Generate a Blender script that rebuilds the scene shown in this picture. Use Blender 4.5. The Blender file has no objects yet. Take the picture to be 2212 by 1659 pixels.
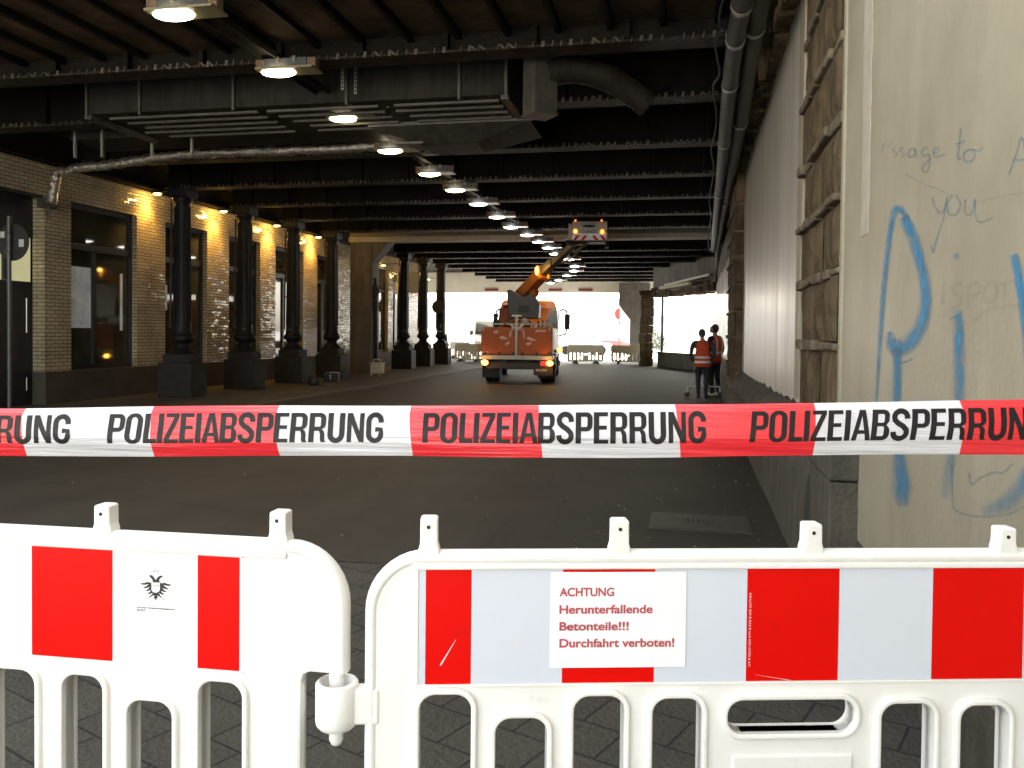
import bpy, bmesh, math, random
from mathutils import Vector, Matrix, Euler
random.seed(7)
rad = math.radians
scene = bpy.context.scene
COL = scene.collection
# ------------------------------------------------------------------ camera, world, sun, exposure
F, PXC, HC = 1789.0, 1106.0, 1.55
PITCH, ROLL, YAW = rad(1.2), rad(0.6), rad(11.6)
PYC = 718 + F * math.tan(PITCH)
MC = Matrix.Rotation(YAW, 3, 'Z') @ Matrix.Rotation(math.pi / 2 - PITCH, 3, 'X') @ Matrix.Rotation(ROLL, 3, 'Z')
cam_d = bpy.data.cameras.new('camera')
cam = bpy.data.objects.new('camera', cam_d); COL.objects.link(cam)
cam.location = (0, 0, HC); cam.rotation_euler = MC.to_euler()
cam_d.sensor_width = 36; cam_d.lens = F / 2212 * 36
cam_d.shift_x = 0; cam_d.shift_y = -(829.5 - PYC) / 2212
cam_d.clip_start = 0.05; cam_d.clip_end = 2000
scene.camera = cam

SUN_EL, SUN_AZ = rad(40), rad(-8)          # sun stands ahead, beyond the far mouth of the underpass
world = bpy.data.worlds.new('World'); scene.world = world; world.use_nodes = True
wn = world.node_tree
sky = wn.nodes.new('ShaderNodeTexSky'); sky.sky_type = 'NISHITA'; sky.sun_disc = False
sky.sun_elevation = SUN_EL; sky.sun_rotation = SUN_AZ; sky.air_density = 1.0; sky.dust_density = 2.5
bg = wn.nodes['Background']; bg.inputs['Strength'].default_value = 0.14
hs_ = wn.nodes.new('ShaderNodeHueSaturation'); hs_.inputs['Saturation'].default_value = 0.35   # hazy, nearly white sky
wn.links.new(sky.outputs['Color'], hs_.inputs['Color']); wt_ = wn.nodes.new('ShaderNodeMix'); wt_.data_type = 'RGBA'; wt_.blend_type = 'MULTIPLY'; wt_.inputs[0].default_value = 1; wt_.inputs[7].default_value = (1.03, 1.0, 0.92, 1)
wn.links.new(hs_.outputs['Color'], wt_.inputs[6]); wn.links.new(wt_.outputs[2], bg.inputs['Color'])
sd = bpy.data.lights.new('sun', 'SUN'); sd.energy = 4.5; sd.angle = rad(0.5); sd.color = (1, 0.95, 0.88)
so = bpy.data.objects.new('sun', sd); COL.objects.link(so)
sdir = Vector((math.sin(SUN_AZ) * math.cos(SUN_EL), math.cos(SUN_AZ) * math.cos(SUN_EL), math.sin(SUN_EL)))
so.rotation_euler = sdir.to_track_quat('Z', 'Y').to_euler(); so.location = (0, 120, 100)
vs = scene.view_settings
vs.view_transform = 'Standard'; vs.look = 'None'; vs.gamma = 1; vs.use_curve_mapping = False
vs.exposure = 3.1
scene.render.engine = 'CYCLES'
cy = scene.cycles
cy.use_denoising = True; cy.max_bounces = 7; cy.diffuse_bounces = 4; cy.glossy_bounces = 3
cy.transmission_bounces = 4; cy.transparent_max_bounces = 8
cy.caustics_reflective = False; cy.caustics_refractive = False; cy.sample_clamp_indirect = 6

# ------------------------------------------------------------------ a pixel of the photo -> a point of the place
def ray(px, py): return MC @ Vector(((px - PXC) / F, -(py - PYC) / F, -1))
CAMP = Vector((0, 0, HC))
def on_plane(px, py, p0, n):
    d = ray(px, py); n = Vector(n)
    return CAMP + d * ((Vector(p0) - CAMP).dot(n) / d.dot(n))
def gnd(px, py, z=0): return on_plane(px, py, (0, 0, z), (0, 0, 1))
def on_y(px, py, y): return on_plane(px, py, (0, y, 0), (0, 1, 0))
def on_x(px, py, x): return on_plane(px, py, (x, 0, 0), (1, 0, 0))

# ------------------------------------------------------------------ materials
def mat(name, color, rough=0.6, var=0.25, scale=6.0, bump=0.0, bscale=None, metal=0.0, spec=0.5, emit=None, estr=0.0,
        color2=None, streak=None, streak_amt=0.0, coat=0.0):
    m = bpy.data.materials.new(name); m.use_nodes = True
    nt = m.node_tree; N = nt.nodes; L = nt.links
    b = N['Principled BSDF']
    b.inputs['Roughness'].default_value = rough; b.inputs['Metallic'].default_value = metal
    b.inputs['Specular IOR Level'].default_value = spec
    b.inputs['Coat Weight'].default_value = coat
    tc = N.new('ShaderNodeTexCoord')
    c1 = tuple(color) + (1,)
    c2 = tuple(color2) + (1,) if color2 else tuple(min(1, c * (1 - var)) for c in color) + (1,)
    nz = N.new('ShaderNodeTexNoise'); nz.inputs['Scale'].default_value = scale; nz.inputs['Detail'].default_value = 8
    nz.inputs['Roughness'].default_value = 0.62
    L.new(tc.outputs['Object'], nz.inputs['Vector'])
    rp = N.new('ShaderNodeMapRange'); rp.inputs['From Min'].default_value = 0.33; rp.inputs['From Max'].default_value = 0.67
    L.new(nz.outputs['Fac'], rp.inputs['Value'])
    mx = N.new('ShaderNodeMix'); mx.data_type = 'RGBA'
    mx.inputs[6].default_value = c1; mx.inputs[7].default_value = c2
    L.new(rp.outputs['Result'], mx.inputs[0])
    out = mx.outputs[2]
    if streak:
        mp = N.new('ShaderNodeMapping'); mp.inputs['Scale'].default_value = streak
        L.new(tc.outputs['Object'], mp.inputs['Vector'])
        n2 = N.new('ShaderNodeTexNoise'); n2.inputs['Scale'].default_value = 1; n2.inputs['Detail'].default_value = 6
        L.new(mp.outputs['Vector'], n2.inputs['Vector'])
        r2 = N.new('ShaderNodeMapRange'); r2.inputs['From Min'].default_value = 0.35; r2.inputs['From Max'].default_value = 0.7
        r2.inputs['To Min'].default_value = 1; r2.inputs['To Max'].default_value = 1 - streak_amt
        L.new(n2.outputs['Fac'], r2.inputs['Value'])
        mm = N.new('ShaderNodeMix'); mm.data_type = 'RGBA'; mm.blend_type = 'MULTIPLY'; mm.inputs[0].default_value = 1
        L.new(out, mm.inputs[6]); L.new(r2.outputs['Result'], mm.inputs[7]); out = mm.outputs[2]
        rr = N.new('ShaderNodeMapRange'); rr.inputs['To Min'].default_value = max(0.05, rough - 0.12); rr.inputs['To Max'].default_value = rough + 0.15
        L.new(n2.outputs['Fac'], rr.inputs['Value']); L.new(rr.outputs['Result'], b.inputs['Roughness'])
    L.new(out, b.inputs['Base Color'])
    if bump:
        n3 = N.new('ShaderNodeTexNoise'); n3.inputs['Scale'].default_value = bscale or scale * 4; n3.inputs['Detail'].default_value = 6
        L.new(tc.outputs['Object'], n3.inputs['Vector'])
        bp = N.new('ShaderNodeBump'); bp.inputs['Strength'].default_value = bump; bp.inputs['Distance'].default_value = 0.02
        L.new(n3.outputs['Fac'], bp.inputs['Height']); L.new(bp.outputs['Normal'], b.inputs['Normal'])
    if emit:
        b.inputs['Emission Color'].default_value = tuple(emit) + (1,); b.inputs['Emission Strength'].default_value = estr
    return m

def brick_mat(name, c1, c2, mortar, bw, rh, msize, plane, rough, rotz=0.0, wob=0.15, tilebump=0.4, spec=0.5, offset=0.5, facet=0.0):
    m = bpy.data.materials.new(name); m.use_nodes = True
    nt = m.node_tree; N = nt.nodes; L = nt.links; b = N['Principled BSDF']
    tc = N.new('ShaderNodeTexCoord'); sp = N.new('ShaderNodeSeparateXYZ'); cb = N.new('ShaderNodeCombineXYZ')
    L.new(tc.outputs['Object'], sp.inputs[0])
    if plane == 'wall':
        ad = N.new('ShaderNodeMath'); ad.operation = 'ADD'
        L.new(sp.outputs['X'], ad.inputs[0]); L.new(sp.outputs['Y'], ad.inputs[1])
        L.new(ad.outputs[0], cb.inputs['X']); L.new(sp.outputs['Z'], cb.inputs['Y']); vec = cb.outputs[0]
    else:
        mp = N.new('ShaderNodeMapping'); mp.inputs['Rotation'].default_value = (0, 0, rotz)
        L.new(tc.outputs['Object'], mp.inputs['Vector']); vec = mp.outputs[0]
    bt = N.new('ShaderNodeTexBrick'); L.new(vec, bt.inputs['Vector'])
    bt.offset = offset
    bt.inputs['Scale'].default_value = 1; bt.inputs['Brick Width'].default_value = bw; bt.inputs['Row Height'].default_value = rh
    bt.inputs['Mortar Size'].default_value = msize; bt.inputs['Mortar Smooth'].default_value = 0.2
    bt.inputs['Color1'].default_value = tuple(c1) + (1,); bt.inputs['Color2'].default_value = tuple(c2) + (1,)
    bt.inputs['Mortar'].default_value = tuple(mortar) + (1,)
    nz = N.new('ShaderNodeTexNoise'); nz.inputs['Scale'].default_value = 1.3; nz.inputs['Detail'].default_value = 9
    nz.inputs['Roughness'].default_value = 0.7
    L.new(tc.outputs['Object'], nz.inputs['Vector'])
    r = N.new('ShaderNodeMapRange'); r.inputs['From Min'].default_value = 0.3; r.inputs['From Max'].default_value = 0.7
    r.inputs['To Min'].default_value = 0.6; r.inputs['To Max'].default_value = 1.1
    L.new(nz.outputs['Fac'], r.inputs['Value'])
    mm = N.new('ShaderNodeMix'); mm.data_type = 'RGBA'; mm.blend_type = 'MULTIPLY'; mm.inputs[0].default_value = 1
    L.new(bt.outputs['Color'], mm.inputs[6]); L.new(r.outputs['Result'], mm.inputs[7])
    L.new(mm.outputs[2], b.inputs['Base Color'])
    rr = N.new('ShaderNodeMapRange'); rr.inputs['To Min'].default_value = rough; rr.inputs['To Max'].default_value = 0.9
    L.new(bt.outputs['Fac'], rr.inputs['Value']); L.new(rr.outputs['Result'], b.inputs['Roughness'])
    b.inputs['Specular IOR Level'].default_value = spec
    n3 = N.new('ShaderNodeTexNoise'); n3.inputs['Scale'].default_value = 9 if plane == 'wall' else 40; n3.inputs['Detail'].default_value = 4
    L.new(tc.outputs['Object'], n3.inputs['Vector'])
    b1 = N.new('ShaderNodeBump'); b1.inputs['Strength'].default_value = wob; b1.inputs['Distance'].default_value = 0.05
    L.new(n3.outputs['Fac'], b1.inputs['Height'])
    if facet:                                # every tile sits at its own slight tilt
        bt2 = N.new('ShaderNodeTexBrick'); L.new(vec, bt2.inputs['Vector']); bt2.offset = offset
        for nm, val in (('Scale', 1), ('Brick Width', bw), ('Row Height', rh), ('Mortar Size', 0.0)): bt2.inputs[nm].default_value = val
        bt2.inputs['Color1'].default_value = (0, 0, 0, 1); bt2.inputs['Color2'].default_value = (1, 1, 1, 1)
        wnz = N.new('ShaderNodeTexWhiteNoise'); wnz.noise_dimensions = '1D'; L.new(bt2.outputs['Color'], wnz.inputs['W'])
        sb = N.new('ShaderNodeVectorMath'); sb.operation = 'SUBTRACT'; sb.inputs[1].default_value = (0.5, 0.5, 0.5); L.new(wnz.outputs['Color'], sb.inputs[0])
        sc_ = N.new('ShaderNodeVectorMath'); sc_.operation = 'SCALE'; sc_.inputs['Scale'].default_value = facet; L.new(sb.outputs[0], sc_.inputs[0])
        av = N.new('ShaderNodeVectorMath'); av.operation = 'ADD'; L.new(b1.outputs['Normal'], av.inputs[0]); L.new(sc_.outputs[0], av.inputs[1])
        nv = N.new('ShaderNodeVectorMath'); nv.operation = 'NORMALIZE'; L.new(av.outputs[0], nv.inputs[0])
    b2 = N.new('ShaderNodeBump'); b2.invert = True; b2.inputs['Strength'].default_value = tilebump; b2.inputs['Distance'].default_value = 0.01
    L.new(bt.outputs['Fac'], b2.inputs['Height']); L.new(nv.outputs[0] if facet else b1.outputs['Normal'], b2.inputs['Normal'])
    L.new(b2.outputs['Normal'], b.inputs['Normal'])
    return m

def spray_mat(name, color, strength=1.0):
    m = bpy.data.materials.new(name); m.use_nodes = True
    nt = m.node_tree; N = nt.nodes; L = nt.links; b = N['Principled BSDF']
    b.inputs['Base Color'].default_value = tuple(color) + (1,); b.inputs['Roughness'].default_value = 0.55
    at = N.new('ShaderNodeAttribute'); at.attribute_name = 'cover'
    tc = N.new('ShaderNodeTexCoord'); nz = N.new('ShaderNodeTexNoise'); nz.inputs['Scale'].default_value = 260; nz.inputs['Detail'].default_value = 2
    L.new(tc.outputs['Object'], nz.inputs['Vector'])
    n2 = N.new('ShaderNodeTexNoise'); n2.inputs['Scale'].default_value = 14; n2.inputs['Detail'].default_value = 3
    L.new(tc.outputs['Object'], n2.inputs['Vector'])
    a1 = N.new('ShaderNodeMapRange'); a1.inputs['From Min'].default_value = 0.3; a1.inputs['From Max'].default_value = 0.7
    a1.inputs['To Min'].default_value = 0.75; a1.inputs['To Max'].default_value = 1.15
    L.new(nz.outputs['Fac'], a1.inputs['Value'])
    a2 = N.new('ShaderNodeMapRange'); a2.inputs['From Min'].default_value = 0.3; a2.inputs['From Max'].default_value = 0.7
    a2.inputs['To Min'].default_value = 0.42 * strength; a2.inputs['To Max'].default_value = 1.05 * strength
    L.new(n2.outputs['Fac'], a2.inputs['Value'])
    m1 = N.new('ShaderNodeMath'); m1.operation = 'MULTIPLY'; L.new(at.outputs['Fac'], m1.inputs[0]); L.new(a1.outputs[0], m1.inputs[1])
    m2 = N.new('ShaderNodeMath'); m2.operation = 'MULTIPLY'; m2.use_clamp = True; L.new(m1.outputs[0], m2.inputs[0]); L.new(a2.outputs[0], m2.inputs[1])
    L.new(m2.outputs[0], b.inputs['Alpha'])
    return m

M = {}
def grime(m, col, lo, hi, sc, stretch=(1, 1, 1), amt=1.0):
    # worn spots and smears with a shape of their own, laid over the base colour
    nt = m.node_tree; N = nt.nodes; L = nt.links; b_ = N['Principled BSDF']
    src = b_.inputs['Base Color'].links[0].from_socket
    tc = N.new('ShaderNodeTexCoord'); mp = N.new('ShaderNodeMapping'); mp.inputs['Scale'].default_value = stretch; L.new(tc.outputs['Object'], mp.inputs['Vector'])
    nz = N.new('ShaderNodeTexNoise'); nz.inputs['Scale'].default_value = sc; nz.inputs['Detail'].default_value = 9; nz.inputs['Roughness'].default_value = 0.7; L.new(mp.outputs[0], nz.inputs['Vector'])
    r = N.new('ShaderNodeMapRange'); r.inputs['From Min'].default_value = lo; r.inputs['From Max'].default_value = hi; r.inputs['To Max'].default_value = amt; L.new(nz.outputs['Fac'], r.inputs['Value'])
    mx = N.new('ShaderNodeMix'); mx.data_type = 'RGBA'; mx.inputs[7].default_value = tuple(col) + (1,); L.new(r.outputs[0], mx.inputs[0]); L.new(src, mx.inputs[6]); L.new(mx.outputs[2], b_.inputs['Base Color'])
M['asphalt'] = mat('asphalt', (0.043, 0.035, 0.026), 0.72, 0.3, 1.0, 0.5, 90, color2=(0.028, 0.023, 0.017), spec=0.35)
M['outer_ground'] = mat('outer_ground', (0.58, 0.57, 0.54), 0.85, 0.15, 0.4, 0.2, 30)
M['pavement'] = mat('pavement', (0.062, 0.050, 0.036), 0.75, 0.35, 1.0, 0.4, 40)
M['kerb'] = mat('kerb', (0.10, 0.09, 0.075), 0.7, 0.3, 3, 0.3, 40)
M['paving'] = brick_mat('paving_slabs', (0.062, 0.054, 0.042), (0.050, 0.044, 0.034), (0.011, 0.010, 0.008), 0.36, 0.24, 0.006, 'floor', 0.75, rotz=rad(23), wob=0.35, tilebump=0.6)
M['tile'] = brick_mat('glazed_tile', (0.50, 0.42, 0.275), (0.42, 0.35, 0.225), (0.10, 0.072, 0.045), 0.22, 0.0725, 0.008, 'wall', 0.10, wob=0.18, tilebump=0.7, facet=0.14)
M['base_stone'] = mat('base_stone', (0.070, 0.053, 0.037), 0.7, 0.35, 3, 0.3, 25)
M['plaster'] = mat('plaster', (0.37, 0.325, 0.235), 0.5, 0.2, 0.9, 0.12, 30, color2=(0.275, 0.24, 0.17), streak=(1.8, 1.8, 0.16), streak_amt=0.13)
M['plaster_gloss'] = mat('plaster_gloss', (0.56, 0.525, 0.455), 0.33, 0.2, 1.6, 0.05, 20, color2=(0.54, 0.49, 0.41), streak=(3.4, 3.4, 0.2), streak_amt=0.22, spec=0.9)
M['glare_plaster'] = mat('glare_plaster', (0.75, 0.73, 0.68), 0.25, 0.15, 2, 0.15, 20, streak=(5, 5, 0.5), streak_amt=0.15)
M['repair_lit'] = mat('repair_filler_lit_band', (0.42, 0.38, 0.295), 0.6, 0.2, 6, 0.2, 40)
M['stone'] = mat('rustic_stone', (0.175, 0.125, 0.068), 0.85, 0.5, 3.2, 0.7, 22, color2=(0.075, 0.053, 0.030), streak=(9, 9, 0.8), streak_amt=0.55, spec=0.2)
M['stone_pale'] = mat('stone_pale', (0.18, 0.145, 0.095), 0.85, 0.5, 6, 0.6, 30, color2=(0.075, 0.058, 0.036), spec=0.2)
M['plinth'] = mat('wall_base_concrete', (0.095, 0.080, 0.058), 0.8, 0.45, 2.5, 0.5, 30, streak=(10, 10, 0.6), streak_amt=0.45)
M['steel'] = mat('sooty_steel', (0.013, 0.010, 0.007), 0.6, 0.5, 3, 0.4, 25, color2=(0.006, 0.005, 0.004), spec=0.06)
M['deck'] = mat('sooty_deck', (0.020, 0.015, 0.011), 0.8, 0.5, 2.2, 0.6, 12, color2=(0.010, 0.008, 0.006), spec=0.04)
M['soffit'] = mat('rusty_soffit', (0.075, 0.050, 0.030), 0.85, 0.5, 1.7, 0.7, 9, color2=(0.024, 0.017, 0.011), spec=0.05)
M['rust'] = mat('rusty_flange', (0.042, 0.030, 0.020), 0.65, 0.5, 7, 0.5, 40, color2=(0.014, 0.010, 0.008), spec=0.08)
M['rivet'] = mat('worn_plate', (0.10, 0.075, 0.055), 0.5, 0.6, 2.5, color2=(0.02, 0.016, 0.012))
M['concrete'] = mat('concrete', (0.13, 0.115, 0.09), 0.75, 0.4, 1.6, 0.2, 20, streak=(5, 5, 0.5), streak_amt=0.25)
M['bounce_lit_concrete'] = mat('bounce_lit_concrete', (0.66, 0.61, 0.50), 0.75, 0.15, 1.2, 0.1, 20)  # bounce from the sunlit ground put into a paler concrete
M['lintel'] = mat('lintel_concrete', (0.26, 0.23, 0.175), 0.75, 0.2, 1.2, 0.1, 20)
M['galv'] = mat('galvanised_sheet', (0.085, 0.074, 0.060), 0.5, 0.4, 6, 0.15, 12, metal=0.3)
M['galv_dark'] = mat('dusty_sheet', (0.030, 0.024, 0.018), 0.6, 0.5, 3, 0.15, 12, spec=0.15, streak=(14, 14, 1), streak_amt=0.4)
M['foil'] = mat('foil_lagging', (0.50, 0.45, 0.38), 0.36, 0.5, 14, 1.0, 22, metal=0.75, color2=(0.16, 0.14, 0.115))
M['pipe_grey'] = mat('lagged_pipe', (0.050, 0.040, 0.028), 0.65, 0.5, 5, 0.3, 20)
M['pipe_dark'] = mat('dark_pipe', (0.026, 0.021, 0.016), 0.6, 0.4, 5, 0.3, 20)
M['clamp'] = mat('pipe_clamp', (0.22, 0.20, 0.17), 0.4, 0.3, 20, metal=0.6)
M['cast_iron'] = mat('cast_iron', (0.016, 0.014, 0.013), 0.52, 0.5, 5, 0.25, 30, spec=0.22)
M['plinth_iron'] = mat('column_plinth', (0.030, 0.025, 0.019), 0.7, 0.4, 4, 0.4, 30, spec=0.3)
M['window_frame'] = mat('window_frame', (0.016, 0.015, 0.015), 0.4, 0.2, 8)
M['pane'] = mat('window_pane', (0.060, 0.058, 0.042), 0.035, 0.4, 1.1, spec=0.5, color2=(0.03, 0.03, 0.022))
M['glow_film'] = mat('frosted_glow_film', (0.80, 0.80, 0.78), 0.45, 0.3, 3.5, 0.0, color2=(0.45, 0.46, 0.46), emit=(0.9, 0.95, 1.0), estr=0.008)  # weak glow in the film stands in for light behind the glass
M['lit_pane'] = mat('lit_pane', (0.35, 0.33, 0.2), 0.08, 0.2, 2, emit=(0.70, 0.66, 0.36), estr=0.07)
M['door_dark'] = mat('dark_door', (0.014, 0.015, 0.016), 0.35, 0.3, 3)
M['interior'] = mat('dark_interior', (0.03, 0.028, 0.022), 0.8)
M['chrome'] = mat('brushed_handle', (0.55, 0.53, 0.48), 0.3, 0.1, metal=0.9)
M['plastic'] = mat('white_plastic', (0.82, 0.815, 0.79), 0.42, 0.05, 5, 0.04, 120, color2=(0.78, 0.765, 0.72), spec=0.4)
M['film_white'] = mat('reflective_white_sky', (0.62, 0.66, 0.735), 0.22, 0.03, 3, spec=0.6)  # bluish sky light put into the white of this film
M['film_white_l'] = mat('reflective_white_plain', (0.80, 0.80, 0.80), 0.35, 0.03, 3, spec=0.5)
M['film_red'] = mat('reflective_red', (0.70, 0.004, 0.002), 0.35, 0.08, 3, spec=0.12)
M['black_print'] = mat('black_print', (0.018, 0.016, 0.016), 0.4, 0.1)
M['grey_print'] = mat('grey_print', (0.50, 0.47, 0.44), 0.4, 0.1)
M['white_print'] = mat('white_print', (0.75, 0.66, 0.62), 0.4, 0.1)
M['paper'] = mat('paper', (0.84, 0.84, 0.85), 0.7, 0.02, 3)
M['red_print'] = mat('red_print', (0.46, 0.075, 0.095), 0.7, 0.15, 30)
M['bolt_hole'] = mat('bolt_hole', (0.02, 0.015, 0.012), 0.7)
M['rubber'] = mat('black_rubber', (0.014, 0.014, 0.014), 0.7, 0.3, 10, 0.2)
M['orange_paint'] = mat('orange_paint', (0.36, 0.085, 0.014), 0.5, 0.3, 2.2, 0.05, 12, spec=0.25)
M['orange_cab_lit'] = mat('lit_cab_paint', (0.85, 0.27, 0.015), 0.3, 0.1, 3, coat=0.5)  # light falling on the cab put into a brighter orange
M['faded'] = mat('faded_paint_patch', (0.62, 0.36, 0.28), 0.5, 0.4, 12)
M['chassis'] = mat('chassis_black', (0.016, 0.015, 0.014), 0.6, 0.3, 8)
M['alu'] = mat('grey_aluminium', (0.30, 0.28, 0.235), 0.45, 0.25, 6, metal=0.3)
M['machine_grey'] = mat('machine_grey', (0.026, 0.031, 0.038), 0.5, 0.25, 5)
M['boom_paint'] = mat('boom_paint', (0.42, 0.13, 0.025), 0.4, 0.3, 5)
M['boom_dark'] = mat('boom_inner', (0.10, 0.085, 0.055), 0.45, 0.3, 5, metal=0.3)
M['basket'] = mat('basket_panel', (0.42, 0.38, 0.31), 0.5, 0.2, 4)
M['glass_dark'] = mat('tinted_glass', (0.02, 0.024, 0.028), 0.06, 0.1, spec=0.6)
M['amber'] = mat('amber_lamp', (0.8, 0.25, 0.02), 0.3, emit=(1.0, 0.24, 0.015), estr=0.24)
M['amber_core'] = mat('amber_core', (1, 0.7, 0.2), 0.3, emit=(1.0, 0.45, 0.08), estr=0.55)
M['tail_red'] = mat('tail_lamp_red', (0.35, 0.01, 0.008), 0.25)
M['plate'] = mat('number_plate', (0.45, 0.44, 0.40), 0.4, 0.05)
M['lamp_box'] = mat('lamp_box', (0.055, 0.057, 0.060), 0.5, 0.3, 12)
M['lamp_wood'] = mat('lamp_side_block', (0.26, 0.165, 0.095), 0.7, 0.6, 14, 0.5, 40, streak=(60, 60, 5), streak_amt=0.6)
M['lamp_glass'] = mat('lamp_glass', (1, 1, 1), 0.2, emit=(1.0, 0.86, 0.56), estr=3.5)
M['lamp_glass_white'] = mat('lamp_glass_white', (1, 1, 1), 0.2, emit=(1.0, 0.95, 0.88), estr=3.0)
M['lamp_rim'] = mat('lamp_rim', (0.22, 0.19, 0.10), 0.3, 0.2)
M['sodium'] = mat('wall_lamp_glass', (1, 0.8, 0.3), 0.2, emit=(1.0, 0.70, 0.20), estr=2.5)
M['strap'] = mat('perforated_strap', (0.26, 0.25, 0.22), 0.5, 0.3, 30, metal=0.4)
M['vest'] = mat('orange_vest', (0.62, 0.075, 0.022), 0.8, 0.25, 9, 0.3, 25)
M['reflect_band'] = mat('reflective_band', (0.75, 0.70, 0.66), 0.5, 0.1)
M['skin'] = mat('skin', (0.42, 0.22, 0.15), 0.6, 0.15)
M['hair'] = mat('dark_hair', (0.030, 0.022, 0.017), 0.7, 0.4, 40, 0.5, 120)
M['hair_grey'] = mat('grey_hair', (0.060, 0.050, 0.044), 0.7, 0.4, 40, 0.5, 120)
M['jeans'] = mat('dark_jeans', (0.016, 0.020, 0.030), 0.85, 0.3, 14, 0.3, 40)
M['trousers'] = mat('black_trousers', (0.012, 0.013, 0.016), 0.85, 0.3, 14, 0.3, 40)
M['sleeve_grey'] = mat('grey_sleeve', (0.050, 0.052, 0.058), 0.85, 0.3, 14, 0.3, 40)
M['shirt_black'] = mat('black_shirt', (0.016, 0.016, 0.019), 0.85, 0.3, 14, 0.3, 40)
M['shoe_dark'] = mat('dark_shoe', (0.02, 0.02, 0.022), 0.6)
M['shoe_white'] = mat('white_shoe', (0.55, 0.54, 0.46), 0.6)
M['coat'] = mat('dark_coat', (0.030, 0.030, 0.040), 0.85)
M['sign_grey'] = mat('sign_back', (0.028, 0.028, 0.028), 0.5, 0.2, 8, metal=0.3)
M['pole_grey'] = mat('sign_pole', (0.085, 0.083, 0.080), 0.45, 0.2, 8, metal=0.4)
M['sign_black'] = mat('black_sign', (0.012, 0.012, 0.012), 0.6)
M['board_white'] = mat('white_board', (0.50, 0.50, 0.46), 0.5, 0.15)
M['van_white'] = mat('van_paint', (0.62, 0.61, 0.58), 0.35, 0.05, coat=0.3)
M['far_barrier'] = mat('shaded_barrier_plastic', (0.60, 0.54, 0.38), 0.5, 0.15)  # beige of the unlit side put into the white plastic
M['far_red'] = mat('far_red_film', (0.55, 0.03, 0.02), 0.4)
M['car_red'] = mat('glare_red_paint', (0.45, 0.16, 0.15), 0.3, 0.1, coat=0.4)  # overexposed glare put into a lightened red
M['car_grey'] = mat('glare_grey_paint', (0.50, 0.49, 0.52), 0.3, 0.1, coat=0.4)  # grey lightened to paint in the glare
M['far_glass'] = mat('glare_pale_glass', (0.42, 0.42, 0.46), 0.4, 0.1)  # glare put into the glass as a pale grey
M['facade'] = mat('pale_render', (0.82, 0.81, 0.78), 0.8, 0.1, 0.6)
M['litter'] = mat('litter_scraps', (0.30, 0.28, 0.23), 0.8, 0.5, 60)
M['cover'] = mat('cast_cover', (0.055, 0.048, 0.037), 0.6, 0.4, 20, 0.5, 80)
M['red_plaque'] = mat('red_plaque', (0.20, 0.035, 0.03), 0.5)
M['blue_spray'] = spray_mat('blue_spray', (0.028, 0.20, 0.36))
M['blue_thin'] = spray_mat('blue_marker', (0.045, 0.18, 0.26), 0.55)
M['brown_tag'] = spray_mat('brown_marker', (0.19, 0.14, 0.10), 0.20)
M['leaf'] = mat('pale_leaf', (0.16, 0.17, 0.10), 0.6, 0.4, 8)
M['case_white'] = mat('dirty_white_case', (0.50, 0.47, 0.38), 0.6, 0.3, 8)

grime(M['plastic'], (0.40, 0.36, 0.28), 0.62, 0.80, 9, (1, 1, 1), 0.55)
grime(M['plastic'], (0.30, 0.28, 0.24), 0.66, 0.74, 30, (0.25, 1, 3), 0.5)
grime(M['asphalt'], (0.062, 0.052, 0.038), 0.52, 0.72, 0.22, (1.6, 0.35, 1), 0.8)
grime(M['asphalt'], (0.018, 0.015, 0.012), 0.58, 0.70, 0.5, (1.2, 0.12, 1), 0.8)
grime(M['plaster'], (0.21, 0.175, 0.115), 0.55, 0.80, 1.6, (1, 1, 0.5), 0.55)
grime(M['plaster'], (0.47, 0.43, 0.34), 0.56, 0.75, 0.8, (1, 1, 0.35), 0.6)
grime(M['plaster'], (0.15, 0.10, 0.07), 0.70, 0.74, 22, (1, 1, 1), 0.6)
grime(M['plaster_gloss'], (0.30, 0.25, 0.18), 0.56, 0.78, 1.4, (1, 1, 0.3), 0.6)
grime(M['tile'], (0.16, 0.11, 0.06), 0.58, 0.80, 1.1, (1, 1, 0.5), 0.7)
grime(M['orange_paint'], (0.16, 0.07, 0.03), 0.56, 0.75, 3, (1, 1, 0.5), 0.6)
grime(M['film_red'], (0.45, 0.02, 0.015), 0.60, 0.75, 14, (1, 1, 1), 0.4)
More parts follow.
